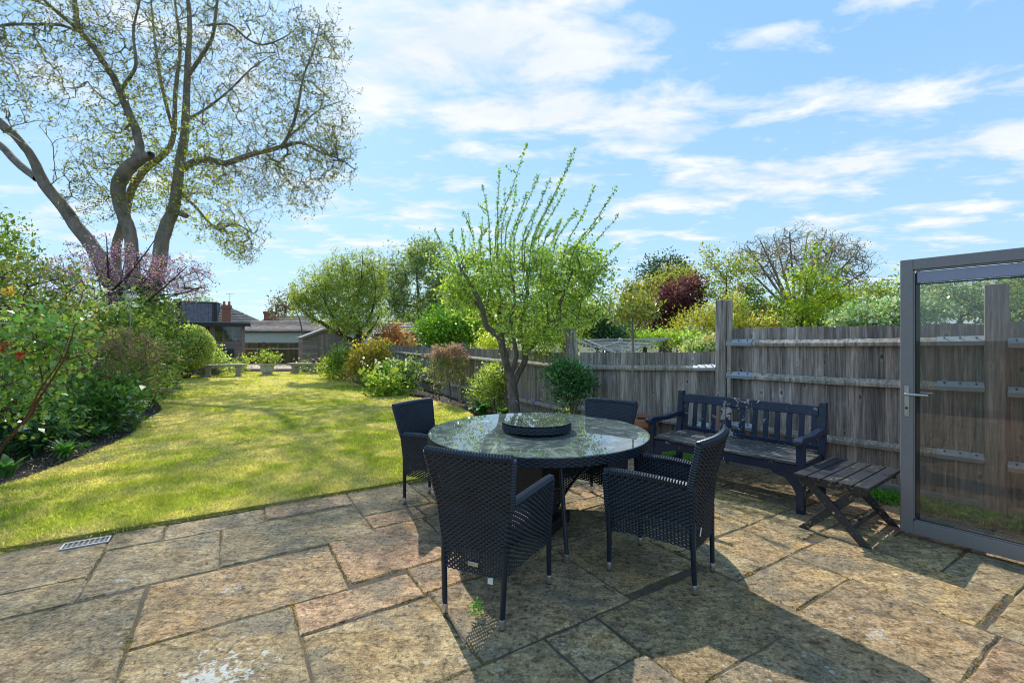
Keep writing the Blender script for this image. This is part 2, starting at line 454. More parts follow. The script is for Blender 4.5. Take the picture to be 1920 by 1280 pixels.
def paint_flaked():
    t = NT('navy_paint'); c = t.coord((1, 1, 1)); cs = t.coord((3, 3, 14))
    n = t.noise(c, 13, 8, .72, .6); big = t.noise(c, 3.2, 3, .5)
    geo = t.n('ShaderNodeTexCoord'); sx = t.n('ShaderNodeSeparateXYZ'); t.t.links.new(geo.outputs['Object'], sx.inputs[0])
    # the paint has come off round the middle slats and along the top rail
    d = t.math('ABSOLUTE', t.math('SUBTRACT', sx.outputs[0], -.13)); near = t.math('SUBTRACT', 1.0, t.math('MULTIPLY', d, 2.6), clamp=True)
    zz = t.math('MULTIPLY', t.math('GREATER_THAN', sx.outputs[2], .44), near)
    thr = t.math('ADD', t.math('MULTIPLY', zz, .125), t.math('MULTIPLY', big, .24))
    f = t.ramp(t.math('ADD', n, thr), [(.765, 0.), (.78, 1.)])
    wood = t.ramp(t.noise(c, 30, 5, .7), [(.3, (.22, .17, .13)), (.7, (.6, .52, .44))])
    blue = t.ramp(t.noise(c, 5, 5, .6), [(.3, (.007, .014, .032)), (.7, (.017, .031, .066))])
    col = t.mix(f, blue, wood); h = t.math('SUBTRACT', t.noise(c, 40, 4, .6), t.math('MULTIPLY', f, .8))
    t.pbr(col, t.math('ADD', t.math('MULTIPLY', f, .45), .34), t.bump(h, .35, .003)); MATS['navy_paint'] = t.m
paint_flaked()
def seat_slats():
    t = NT('worn_slats'); c = t.coord((1, 1, 1)); cs = t.coord((2.5, 30, 30)); n = t.noise(cs, 2.4, 7, .75); m = t.noise(c, 4, 4, .6)
    col = t.ramp(t.math('ADD', n, t.math('MULTIPLY', m, .35)), [(.45, (.014, .016, .022)), (.66, (.055, .052, .05)), (.82, (.28, .25, .21))])
    t.pbr(col, .6, t.bump(n, .4, .004)); MATS['worn_slats'] = t.m
    t = NT('black_slats'); c = t.coord((1, 1, 1)); n = t.noise(t.coord((3, 24, 24)), 3, 6, .7); k = t.noise(c, 34, 6, .75); big = t.noise(c, 3, 3, .5)
    col = t.ramp(n, [(.3, (.012, .014, .018)), (.75, (.05, .051, .053))])
    l = t.ramp(t.math('ADD', k, t.math('MULTIPLY', big, .32)), [(.75, 0.), (.79, 1.)])
    col = t.mix(l, col, (.27, .21, .11)); t.pbr(col, .5, t.bump(k, .3, .003)); MATS['black_slats'] = t.m
seat_slats()

def glass_mat(name, tint, refl=1.0, dirt=.06):
    t = NT(name); tr = t.n('ShaderNodeBsdfTransparent'); t.set(tr, 'Color', tint)
    g = t.n('ShaderNodeBsdfGlossy'); t.set(g, 'Roughness', .01); t.set(g, 'Color', (1, 1, 1)); fr = t.n('ShaderNodeFresnel', i_IOR=1.5)
    d = t.n('ShaderNodeBsdfDiffuse'); t.set(d, 'Color', (.6, .62, .6)); n = t.noise(t.coord((1, 1, .5)), 4, 6, .7)
    m1 = t.n('ShaderNodeMixShader'); t.set(m1, 0, t.math('MULTIPLY', fr.outputs[0], refl, clamp=True)); t.t.links.new(tr.outputs[0], m1.inputs[1]); t.t.links.new(g.outputs[0], m1.inputs[2])
    m2 = t.n('ShaderNodeMixShader'); t.set(m2, 0, t.math('MULTIPLY', n, dirt)); t.t.links.new(m1.outputs[0], m2.inputs[1]); t.t.links.new(d.outputs[0], m2.inputs[2])
    t.out(m2.outputs[0]); MATS[name] = t.m
glass_mat('door_glass', (.80, .80, .77), 1.15, .05); glass_mat('window_glass', (.7, .74, .72), 1.3, .05); glass_mat('clear_top', (.9, .93, .92), 1.4, .12)
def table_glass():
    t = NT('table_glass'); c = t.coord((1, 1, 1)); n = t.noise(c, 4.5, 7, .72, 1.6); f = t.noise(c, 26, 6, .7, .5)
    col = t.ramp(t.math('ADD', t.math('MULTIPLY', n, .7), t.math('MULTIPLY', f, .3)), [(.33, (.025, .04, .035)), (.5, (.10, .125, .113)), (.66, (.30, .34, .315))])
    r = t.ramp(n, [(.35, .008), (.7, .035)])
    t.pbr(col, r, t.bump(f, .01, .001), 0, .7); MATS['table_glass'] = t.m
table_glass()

def paving_mat():
    t = NT('paving'); a = t.attr(); c = t.coord((1, 1, 1)); 
    off = t.n('ShaderNodeVectorMath', operation='MULTIPLY_ADD'); t.set(off, 0, a.outputs['Color']); t.set(off, 1, (19., 23., 7.)); t.set(off, 2, c)
    cr = t.n('ShaderNodeMapping'); t.t.links.new(off.outputs[0], cr.inputs[0]); cr.inputs['Rotation'].default_value = (0, 0, .55); cr.inputs['Scale'].default_value = (1, 2.6, 1)
    big = t.noise(off.outputs[0], 1.9, 6, .68, .9); mid = t.noise(cr.outputs[0], 5.5, 8, .74, .8); fine = t.noise(c, 55, 8, .8); grit = t.noise(c, 150, 4, .7)
    base = t.ramp(mid, [(.26, (.20, .15, .085)), (.42, (.37, .28, .165)), (.56, (.53, .42, .26)), (.74, (.74, .61, .41))])
    hue = t.noise(off.outputs[0], 2.7, 5, .6, .5); base = t.mix(1.0, base, t.ramp(hue, [(.3, (1.12, 1.0, .82)), (.5, (1, 1, 1)), (.7, (1.0, .93, .92))]), 'MULTIPLY')
    blot = t.noise(c, 8.5, 9, .82, .4); base = t.mix(1.0, base, t.ramp(blot, [(.38, 1.12), (.50, .95), (.57, .58), (.66, .38)]), 'MULTIPLY')
    base = t.mix(1.0, base, a.outputs['Color'], 'MULTIPLY'); base = t.mix(1.0, base, (.97, .935, .87), 'MULTIPLY')
    alg = t.ramp(big, [(.46, 0.), (.62, .7)]); base = t.mix(alg, base, (.19, .165, .115)); pit = t.noise(c, 34, 3, .6); base = t.mix(1.0, base, t.ramp(pit, [(.34, 1.12), (.55, .98), (.63, .5)]), 'MULTIPLY')
    wh = t.ramp(fine, [(.3, .42), (.5, 1.0), (.7, 1.65)]); base = t.mix(1.0, base, wh, 'MULTIPLY')
    gr = t.ramp(grit, [(.32, .45), (.68, 1.55)]); base = t.mix(.7, base, gr, 'MULTIPLY')
    # small pale lichen dots everywhere, big white rosettes on a few slabs
    vo = t.n('ShaderNodeTexVoronoi', i_Scale=26., feature='F1'); dc = t.n('ShaderNodeVectorMath', operation='MULTIPLY_ADD')
    nn = t.n('ShaderNodeTexNoise', i_Scale=30., i_Detail=3); t.t.links.new(c, nn.inputs[0]); t.set(dc, 0, nn.outputs[1]); t.set(dc, 1, (.03, .03, .03)); t.set(dc, 2, c); t.t.links.new(dc.outputs[0], vo.inputs['Vector'])
    sc = t.n('ShaderNodeSeparateColor'); t.t.links.new(vo.outputs['Color'], sc.inputs[0])
    rad = t.math('MULTIPLY', t.math('SUBTRACT', sc.outputs[0], .64), .85)
    patch = t.ramp(t.noise(c, 2.3, 3, .5), [(.44, 0.), (.56, 1.)])
    dots = t.math('MULTIPLY', t.math('LESS_THAN', vo.outputs['Distance'], rad), patch)
    base = t.mix(t.math('MULTIPLY', dots, .7), base, (.56, .53, .45))
    spots = [((-.08, 2.42), .46, -.015), ((.02, 3.22), .2, .03), ((2.82, .98), .2, .03), ((-.6, 3.72), .16, .05)]
    tot = None
    for (u, v), r, pen in spots:
        x, y = uv2w(u, v); dn = t.n('ShaderNodeVectorMath', operation='DISTANCE'); t.t.links.new(c, dn.inputs[0]); dn.inputs[1].default_value = (x, y, 0)
        k = t.math('SUBTRACT', t.math('MULTIPLY', t.math('SUBTRACT', 1.0, t.math('DIVIDE', dn.outputs['Value'], r), clamp=True), .30), pen)
        tot = k if tot is None else t.math('MAXIMUM', tot, k)
    ln = t.noise(c, 24, 9, .72, .3); li = t.ramp(t.math('ADD', ln, t.math('MULTIPLY', tot, .95)), [(.735, 0.), (.775, 1.)])
    base = t.mix(t.math('MULTIPLY', li, t.math('GREATER_THAN', tot, .012)), base, (.60, .575, .50))
    h = t.math('ADD', t.math('MULTIPLY', mid, 1.5), t.math('MULTIPLY', fine, .6))
    b1 = t.bump(h, .85, .014); b2 = t.bump(grit, .3, .003, b1)
    t.pbr(base, .82, b2, 0, .3); MATS['paving'] = t.m
    t = NT('joint'); c = t.coord((1, 1, 1)); n = t.noise(c, 3.2, 5, .7); f = t.noise(c, 60, 5, .7)
    col = t.ramp(n, [(.3, (.07, .055, .04)), (.5, (.13, .10, .065)), (.62, (.15, .115, .035)), (.76, (.28, .15, .03))])
    col = t.mix(1.0, col, t.ramp(f, [(.3, .5), (.7, 1.4)]), 'MULTIPLY'); t.pbr(col, .95, t.bump(f, 1, .01)); MATS['joint'] = t.m
paving_mat()
def soil_mats():
    t = NT('soil'); c = t.coord((1, 1, 1)); n = t.noise(c, 3, 6, .7); f = t.noise(c, 45, 6, .8)
    col = t.mix(1.0, t.ramp(n, [(.3, (.035, .024, .018)), (.7, (.085, .062, .05))]), t.ramp(f, [(.3, .4), (.55, 1.), (.75, 2.2)]), 'MULTIPLY')
    t.pbr(col, .95, t.bump(f, 1, .03)); MATS['soil'] = t.m
    t = NT('turf'); c = t.coord((1, 1, 1)); n = t.noise(c, .9, 5, .65, .6); f = t.noise(c, 50, 6, .8); m = t.noise(c, 5, 5, .7)
    col = t.ramp(t.math('ADD', t.math('MULTIPLY', n, .65), t.math('MULTIPLY', m, .35)), [(.34, (.26, .31, .04)), (.46, (.38, .38, .06)), (.56, (.50, .43, .14)), (.7, (.58, .48, .22))])
    col = t.mix(1.0, col, t.ramp(f, [(.3, .5), (.7, 1.35)]), 'MULTIPLY'); t.pbr(col, .9, t.bump(f, 1, .03)); MATS['turf'] = t.m
    t = NT('far_ground'); c = t.coord((1, 1, 1)); n = t.noise(c, .3, 6, .7); col = t.ramp(n, [(.3, (.05, .07, .025)), (.7, (.13, .13, .06))]); t.pbr(col, .95); MATS['far_ground'] = t.m
soil_mats()
# ---------------------------------------------------------------- camera, sky, sun
cam = bpy.data.cameras.new('camera'); co = bpy.data.objects.new('camera', cam); COL.objects.link(co)
co.location = (0, 0, EYE); co.rotation_euler = (math.radians(90), 0, 0)
cam.sensor_width = 36; cam.lens = 36 * F / 1920; cam.shift_y = -2 / 1920; cam.clip_end = 3000; cam.clip_start = .05
scene.camera = co
SUN_EL = 41.0; SUN_AZ = -25.0           # azimuth from +Y towards +X
sl = bpy.data.lights.new('sun', 'SUN'); so = bpy.data.objects.new('sun', sl); COL.objects.link(so)
sd = Vector((math.sin(math.radians(SUN_AZ)) * math.cos(math.radians(SUN_EL)), math.cos(math.radians(SUN_AZ)) * math.cos(math.radians(SUN_EL)), math.sin(math.radians(SUN_EL))))
so.rotation_euler = sd.to_track_quat('Z', 'Y').to_euler(); sl.energy = 2.3; sl.angle = math.radians(.5); sl.color = (1, .965, .91)
w = bpy.data.worlds.new('World'); scene.world = w; w.use_nodes = True
t = NT('w', w.node_tree)
sky = t.n('ShaderNodeTexSky', sky_type='NISHITA', sun_disc=False, sun_elevation=math.radians(SUN_EL), sun_rotation=math.radians(SUN_AZ), air_density=1.0, dust_density=.4, ozone_density=1.6)
SKY = .13
tc = t.n('ShaderNodeTexCoord'); sp = t.n('ShaderNodeSeparateXYZ'); t.t.links.new(tc.outputs['Generated'], sp.inputs[0])
X, Y, Z = sp.outputs
zc = t.math('ADD', t.math('MAXIMUM', Z, 0.0), .10)
pl = t.n('ShaderNodeCombineXYZ'); t.set(pl, 0, t.math('DIVIDE', X, zc)); t.set(pl, 1, t.math('DIVIDE', Y, zc)); t.set(pl, 2, 3.3)
mp = t.n('ShaderNodeMapping'); t.t.links.new(pl.outputs[0], mp.inputs[0]); mp.inputs['Rotation'].default_value = (0, 0, .35); mp.inputs['Scale'].default_value = (.85, 1.35, 1)
n1 = t.noise(mp.outputs[0], 3.4, 8, .58, .25); n2 = t.noise(mp.outputs[0], .55, 3, .5)
az = t.math('ARCTAN2', X, Y); el = t.math('ARCSINE', Z)
blobs = [(940, 100, 190, 66, .24), (1240, 250, 120, 28, .16), (1010, 205, 130, 22, .1), (860, 60, 60, 30, .1), (560, 395, 80, 20, .10), (1640, 300, 260, 22, .15), (1440, 62, 42, 12, .13), (800, 400, 90, 18, .12), (1180, 210, 140, 30, .10),
         (1680, 190, 150, 36, .12), (1900, 255, 80, 26, .14), (1330, 340, 170, 22, .12), (700, 110, 80, 60, .12), (900, 230, 120, 18, .10), (1560, 350, 130, 16, .11), (1240, 60, 90, 30, .08),
         (80, 410, 200, 22, .10), (1250, 385, 120, 14, .1), (1800, 400, 160, 18, .08), (700, 330, 140, 20, .08), (1250, 460, 500, 26, .03)]
bm_ = None
for px, py, sx, sy, amp in blobs:
    dx = (px - 960) / F; dz = (HZ - py) / F; A = math.atan(dx); E_ = math.atan(dz / math.sqrt(1 + dx * dx)); ca = math.cos(A) ** 2
    q1 = t.math('POWER', t.math('DIVIDE', t.math('SUBTRACT', az, A), sx / F * ca), 2.0); q2 = t.math('POWER', t.math('DIVIDE', t.math('SUBTRACT', el, E_), sy / F * math.cos(E_) * math.cos(A)), 2.0)
    k = t.math('MULTIPLY', t.math('EXPONENT', t.math('MULTIPLY', t.math('ADD', q1, q2), -.6)), amp)
    bm_ = k if bm_ is None else t.math('ADD', bm_, k)
dens = t.math('ADD', t.math('ADD', t.math('MULTIPLY', n1, .85), t.math('MULTIPLY', n2, .15)), bm_)
cl = t.ramp(dens, [(.525, 0.), (.60, .45), (.70, .95)])
hz_ = t.ramp(Z, [(.0, .62), (.16, .42), (.45, .12), (.75, .0)])
tint = t.mix(1.0, sky.outputs[0], (.9, 1.0, 1.0), 'MULTIPLY')
tint = t.mix(.78, tint, (1.0, 2.05, 3.6))
base = t.mix(hz_, tint, (2.35, 3.15, 3.6))
cloudc = t.mix(t.ramp(n1, [(.4, 0.), (.7, 1.)]), (2.95, 3.25, 3.5), (3.75, 3.8, 3.85))
colr = t.mix(cl, base, cloudc)
bg = t.n('ShaderNodeBackground', i_Strength=SKY); t.t.links.new(colr, bg.inputs[0])
ow = t.n('ShaderNodeOutputWorld'); t.t.links.new(bg.outputs[0], ow.inputs[0])
vs = scene.view_settings; vs.view_transform = 'Standard'; vs.look = 'None'; vs.gamma = 1; vs.use_curve_mapping = False; vs.exposure = 1.1
scene.cycles.transparent_max_bounces = 16; scene.cycles.max_bounces = 8; scene.cycles.filter_width = 1.05

# ---------------------------------------------------------------- ground
def sheet(name, x0, x1, y0, y1, nx, ny, zf, mat, kind='structure', smooth=True):
    xs = np.linspace(x0, x1, nx); ys = np.linspace(y0, y1, ny); XX, YY = np.meshgrid(xs, ys)
    ZZ = zf(XX, YY); V = np.stack([XX, YY, ZZ], -1).reshape(-1, 3)
    i = np.arange(nx * ny).reshape(ny, nx); Q = np.stack([i[:-1, :-1], i[:-1, 1:], i[1:, 1:], i[1:, :-1]], -1).reshape(-1, 4)
    return tag(npmesh(name, V, Q, mat, smooth=smooth), kind=kind)
sheet('ground', -1500, 1500, -1500, 1500, 9, 9, lambda x, y: 0 * x - .12, MATS['far_ground'])
PU0, PU1, PV0, PV1 = -3.6, 5.28, -1.6, 4.66
def in_patio(x, y, m=0.0):
    u = x * UX + y * UY; v = x * VX + y * VY
    return (u > PU0 - m) & (u < PU1 + m) & (v > PV0 - m) & (v < PV1 + m)
def soilz(x, y):
    z = .018 * np.sin(3.1 * x + 1.3 * y) * np.sin(2.3 * y - x) + .014 * np.sin(9 * x + 2 * np.sin(5 * y)) * np.sin(8 * y + 1.7 * np.sin(4 * x)) - .02 + rng.normal(size=x.shape) * .006
    u = x * UX + y * UY; v = x * VX + y * VY
    return np.where(in_patio(x, y, .12), -.07, z)
sheet('soil', -22, 9, -2, 26, 250, 230, soilz, MATS['soil'])

# paving: the slabs measured off the photo, the rest laid at random
hand = [(-3.6, 3.89, -.78, 4.64), (-.76, 4.30, -.45, 4.64), (-.43, 4.29, .25, 4.63), (.27, 4.33, .95, 4.66), (.98, 3.98, 1.6, 4.66), (-1.95, 3.54, -.77, 3.87), (-3.6, 3.54, -1.97, 3.87),
        (-.75, 3.56, -.07, 4.27), (-.05, 3.58, .95, 4.30), (.98, 3.68, 1.42, 3.95), (-.42, 2.86, .60, 3.55), (.63, 2.92, 1.38, 3.65), (.31, 2.54, .96, 2.87), (.99, 2.58, 1.38, 2.89),
        (-1.6, 2.3, -.45, 3.51), (-.42, 2.12, .29, 2.82), (.32, 1.87, .98, 2.51), (1.01, 1.88, 1.96, 2.54), (1.99, 1.94, 2.65, 2.65), (1.36, 1.53, 1.67, 1.84), (.4, 1.1, 1.33, 1.84),
        (1.70, 1.25, 2.65, 1.89), (1.36, .8, 1.67, 1.50), (1.70, .5, 2.36, 1.22), (2.70, 1.68, 3.01, 2.1), (2.68, 2.13, 3.58, 2.8), (2.69, 1.32, 3.30, 1.64), (3.04, 1.68, 3.65, 2.10),
        (3.61, 2.13, 4.24, 2.82), (3.68, 1.76, 4.30, 2.08), (3.33, .74, 3.90, 1.65), (2.39, .66, 3.30, 1.27), (3.93, 1.05, 4.32, 1.73), (4.35, 1.06, 5.2, 1.4), (4.35, 1.43, 5.2, 1.73),
        (4.27, 2.12, 4.9, 2.82), (4.33, 1.76, 4.95, 2.08), (1.44, 3.68, 1.95, 3.95), (1.4, 2.92, 1.98, 3.65), (1.41, 2.57, 1.97, 2.9), (2.0, 2.68, 2.65, 3.3), (3.93, .72, 5.2, 1.02), (2.39, .05, 3.31, .62), (3.34, .05, 4.2, .67), (4.23, .05, 5.2, .69), (1.7, .05, 2.36, .47)]
cell = .05; gu = int((PU1 - PU0) / cell); gv = int((PV1 - PV0) / cell); occ = np.zeros((gu, gv), bool)
for a, b, c, d in hand:
    occ[max(0, int((a - PU0) / cell)):max(0, int(math.ceil((c - PU0) / cell - .35))), max(0, int((b - PV0) / cell)):int(math.ceil((d - PV0) / cell - .35))] = True
r2 = random.Random(5); slabs = list(hand)
for i in range(gu):
    for j in range(gv):
        if occ[i, j]: continue
        w_ = 0; mw = r2.choice([6, 9, 12, 14, 18]); mh = r2.choice([6, 9, 12, 14])
        while i + w_ < gu and w_ < mw and not occ[i + w_, j]: w_ += 1
        h_ = 0
        while j + h_ < gv and h_ < mh and not occ[i:i + w_, j + h_].any(): h_ += 1
        if i + w_ + 4 >= gu: w_ = gu - i if not occ[i:, j:j + h_].any() else w_
        occ[i:i + w_, j:j + h_] = True
        if w_ >= 3 and h_ >= 3: slabs.append((PU0 + i * cell, PV0 + j * cell, PU0 + (i + w_) * cell - .026, PV0 + (j + h_) * cell - .018))
TINT = [(1, .97, .92), (.93, .92, .86), (1.06, .98, .92), (.86, .84, .78), (1.0, 1.0, .92), (1.12, .96, .9), (.78, .77, .73), (.97, .93, .82)]
SPEC = {(.98, 3.68): (1.22, 1.02, 1.0), (.63, 2.92): (1.12, .95, .92), (1.70, 1.25): (.88, .82, .68), (.4, 1.1): (1.0, .92, .78), (1.70, .5): (.78, .74, .68), (-.42, 2.86): (1.02, .9, .78), (2.39, .66): (.95, .85, .76),
        (1.99, 1.94): (.95, .9, .78), (3.33, .74): (1.12, 1.02, .85), (2.69, 1.32): (1.1, 1.02, .88), (3.04, 1.68): (1.15, 1.02, .8), (2.68, 2.13): (1.12, 1.02, .8), (3.61, 2.13): (1.0, .95, .7), (-.42, 2.12): (.92, .9, .8)}
def snap(S, G=.011):
    out = []
    for i, (a, b, c, d) in enumerate(S):
        cc = [n[0] for k, n in enumerate(S) if k != i and -.012 < n[0] - c < .10 and min(d, n[3]) - max(b, n[1]) > .04]
        dd = [n[1] for k, n in enumerate(S) if k != i and -.012 < n[1] - d < .10 and min(c, n[2]) - max(a, n[0]) > .04]
        out.append((a, b, min(cc) - G if cc else c, min(dd) - G if dd else d))
    return out
keys = [s[:2] for s in slabs]; slabs = snap(slabs); joints = []
m = MB()
for key, (a, b, c, d) in zip(keys, slabs):
    tn = SPEC.get(key) or r2.choice(TINT); k = r2.uniform(.93, 1.07); m.cur = tuple(x * k for x in tn)
    j = lambda s=.0045: r2.uniform(-s, s)
    ring = []
    joints.append((a, b, c, d))
    def side(p, q):
        L = math.hypot(q[0] - p[0], q[1] - p[1]); n = max(2, int(L / .07))
        nx, ny = -(q[1] - p[1]) / L, (q[0] - p[0]) / L
        for i in range(n):
            t_ = i / n; o = r2.uniform(-.0065, .0035) if i else 0; ring.append((p[0] + (q[0] - p[0]) * t_ + nx * o, p[1] + (q[1] - p[1]) * t_ + ny * o))
    e = .0
    A, B, C_, D = [(x + j(), y + j()) for x, y in ((a, b), (c, b), (c, d), (a, d))]
    side(A, B); side(B, C_); side(C_, D); side(D, A)
    cu = (a + c) / 2; cv = (b + d) / 2; n = len(ring); z0 = r2.uniform(-.003, .003); tu = r2.uniform(-.004, .004); tv = r2.uniform(-.004, .004)
    zt = lambda u, v: z0 + tu * (u - cu) + tv * (v - cv)
    vs_ = []
    for (u, v) in ring: x, y = uv2w(u, v); vs_.append((x, y, -.03))
    for (u, v) in ring: x, y = uv2w(u, v); vs_.append((x, y, zt(u, v) - .008 + r2.uniform(-.002, .002)))
    for (u, v) in ring:
        du, dv = cu - u, cv - v; L = math.hypot(du, dv); uu, vv = u + du / L * .012, v + dv / L * .012; x, y = uv2w(uu, vv); vs_.append((x, y, zt(uu, vv)))
    fs = [(i, (i + 1) % n, n + (i + 1) % n, n + i) for i in range(n)] + [(n + i, n + (i + 1) % n, 2 * n + (i + 1) % n, 2 * n + i) for i in range(n)] + [tuple(range(2 * n, 3 * n))]
    m.add(vs_, fs)
tag(m.build('patio', MATS['paving']), kind='structure')
m = MB(); m.quad(*[(*uv2w(u, v), -.0075) for u, v in ((PU0, PV0), (PU1, PV0), (PU1, PV1), (PU0, PV1))]); tag(m.build('patio_mortar', MATS['joint']), kind='structure')

# lawn
LAWN = [uv2w(-4.4, 4.66), uv2w(3.0, 4.66), (-.12, 6.2), (-.45, 7.2), (-.62, 8.2), (-.82, 9.3), (-1.35, 10.4), (-2.14, 11.4), (-3.1, 12.5), (-4.1, 13.5), (-5.0, 15), (-6.0, 16.8), (-7.2, 18.8), (-7.9, 21.3), (-14.2, 21.3), (-13.6, 19), (-12.5, 17.2),
        (-11.3, 15.4), (-10.2, 14.2), (-9.8, 13.5), (-9.3, 12.3), (-8.75, 11.2), (-7.9, 10.3), (-7.35, 9.6), (-6.9, 8.6), (-6.35, 7.75), (-5.85, 7.0), (-5.62, 6.3), (-5.45, 5.7), (-5.2, 4.9), (-5.2, 4.3), (-5.5, 3.6), (-6.1, 2.8)]
def smooth_poly(P, it=2):
    P = np.array(P)
    for _ in range(it):
        Q = [P[0]]
        for i in range(len(P) - 1):
            a, b = P[i], P[i + 1]; Q += [a * .75 + b * .25, a * .25 + b * .75]
        P = np.array(Q + [P[-1]])
    return P
LP = smooth_poly(LAWN[2:-1], 2); LP = np.vstack([LAWN[0], LAWN[1], LP, LAWN[-1]])
def inside(P, pts):
    x, y = pts[:, 0], pts[:, 1]; r = np.zeros(len(pts), bool); n = len(P); j = n - 1
    for i in range(n):
        xi, yi = P[i]; xj, yj = P[j]
        r ^= ((yi > y) != (yj > y)) & (x < (xj - xi) * (y - yi) / (yj - yi + 1e-12) + xi); j = i
    return r
m = MB(); n = len(LP); m.add([(x, y, .026) for x, y in LP] + [(x, y, -.06) for x, y in LP], [tuple(range(n))] + [(i, i + n, (i + 1) % n + n, (i + 1) % n) for i in range(n)])
tag(m.build('lawn', MATS['turf']), kind='structure')
def vnoise(x, y, s, seed=0):
    r = np.random.default_rng(seed).uniform(0, 1, (64, 64)); X = x / s + 500; Y_ = y / s + 500; i = np.floor(X).astype(int); j = np.floor(Y_).astype(int); fx = X - i; fy = Y_ - j
    fx = fx * fx * (3 - 2 * fx); fy = fy * fy * (3 - 2 * fy); g = lambda a, b: r[a % 64, b % 64]
    return (g(i, j) * (1 - fx) + g(i + 1, j) * fx) * (1 - fy) + (g(i, j + 1) * (1 - fx) + g(i + 1, j + 1) * fx) * fy
def grass(N):
    out = []; tot = 0
    while tot < N:
        p = rng.uniform((-14.5, 2.2), (1.5, 21.5), (600000, 2)); d = np.hypot(p[:, 0], p[:, 1]); acc = np.minimum(1, (3.6 / d) ** 1.9); p = p[rng.uniform(size=len(p)) < acc]
        p = p[(np.abs(p[:, 0] / p[:, 1]) < 1.25)]; p = p[inside(LP, p)]; out.append(p); tot += len(p)
    p = np.concatenate(out)[:N]
    # ragged blades along the lawn's edge
    E = []; 
    for i in range(len(LP)):
        a, b = LP[i], LP[(i + 1) % len(LP)]; L = np.hypot(*(b - a)); k = int(L * 190 if max(a[1], b[1]) < 8 else L * 60); tt = rng.uniform(size=(k, 1)); E.append(a + (b - a) * tt + rng.normal(size=(k, 2)) * (.024 if max(a[1], b[1]) < 8 else .014))
    ne = sum(len(e) for e in E); p = np.vstack([p] + E)
    n = len(p); d = np.hypot(p[:, 0], p[:, 1]); z0 = np.full(n, .02); z0[-ne:] = .0
    straw = vnoise(p[:, 0], p[:, 1], 1.1, 1) * .36 + vnoise(p[:, 0], p[:, 1], .4, 2) * .34 + vnoise(p[:, 0], p[:, 1], .14, 3) * .3
    edge = np.zeros(n); v = p[:, 0] * VX + p[:, 1] * VY; edge = np.clip(1 - (v - 4.62) / .3, 0, 1) * .12
    straw = straw + edge + np.clip((d - 6) / 30, 0, .03)
    s = np.clip((straw - .38) / .3, 0, 1)[:, None]
    g1 = np.array([.37, .43, .055]); g2 = np.array([.64, .64, .12]); st = np.array([.92, .76, .36]); k = rng.uniform(size=(n, 1))
    c = (g1 * (1 - k) + g2 * k) * (1 - s * .85) + st * s * .85; isst = (rng.uniform(size=(n, 1)) < .10 + .25 * s); c = np.where(isst, st * rng.uniform(.6, 1.1, (n, 1)), c)
    c = c * rng.uniform(.55, 1.3, (n, 1)) * (.82 + .36 * vnoise(p[:, 0], p[:, 1], .09, 8))[:, None]
    a = rng.uniform(0, 6.28, n); wd = (.0028 + .0011 * d)[:, None] * rng.uniform(.7, 1.3, (n, 1)); h = (rng.uniform(.014, .034, n) * (1 + vnoise(p[:, 0], p[:, 1], .3, 5) * .8)) * (1 - .4 * s[:, 0])
    lean = rng.normal(size=(n, 2)) * .028; sd = np.stack([np.cos(a), np.sin(a)], 1)
    V = np.zeros((n, 3, 3)); V[:, 0, :2] = p - sd * wd / 2; V[:, 1, :2] = p + sd * wd / 2; V[:, 0, 2] = V[:, 1, 2] = z0; V[:, 2, :2] = p + lean; V[:, 2, 2] = z0 + h
    return tag(npmesh('grass', V.reshape(-1, 3), np.arange(n * 3).reshape(-1, 3), MATS['grassm'], None, np.repeat(c, 3, 0)), 'short green and straw coloured mown lawn grass', 'grass', kind='stuff')
grass(330000)
# bark chips and crumbs on the beds
def chips(N, box, name, label, cols, sz, mask=None):
    p = rng.uniform(box[0], box[1], (N, 2)); p = p[~inside(LP, p)]; p = p[~in_patio(p[:, 0], p[:, 1], .05)]
    P = np.column_stack([p, np.full(len(p), .012) + rng.uniform(0, .012, len(p))]); V, Q, C = leaf_arrays(P, sz, cols, .6, .1, cj=.35)
    V[:, 2] = np.maximum(V[:, 2], .0)
    return tag(npmesh(name, V, Q, MATS['petal'], None, C), label, 'mulch', kind='stuff')
chips(9000, ((-7.5, 3.2), (-4.6, 8.5)), 'bark_chips', 'pale and dark bark chips scattered on the left flower bed', [(.05, .035, .025), (.10, .075, .05), (.38, .30, .2), (.03, .02, .015)], .022)
chips(7000, ((-5.5, 6.0), (1.2, 16)), 'bark_chips', 'crumbly mulch on the bed beside the right fence', [(.05, .035, .025), (.12, .08, .05), (.3, .22, .15)], .035)

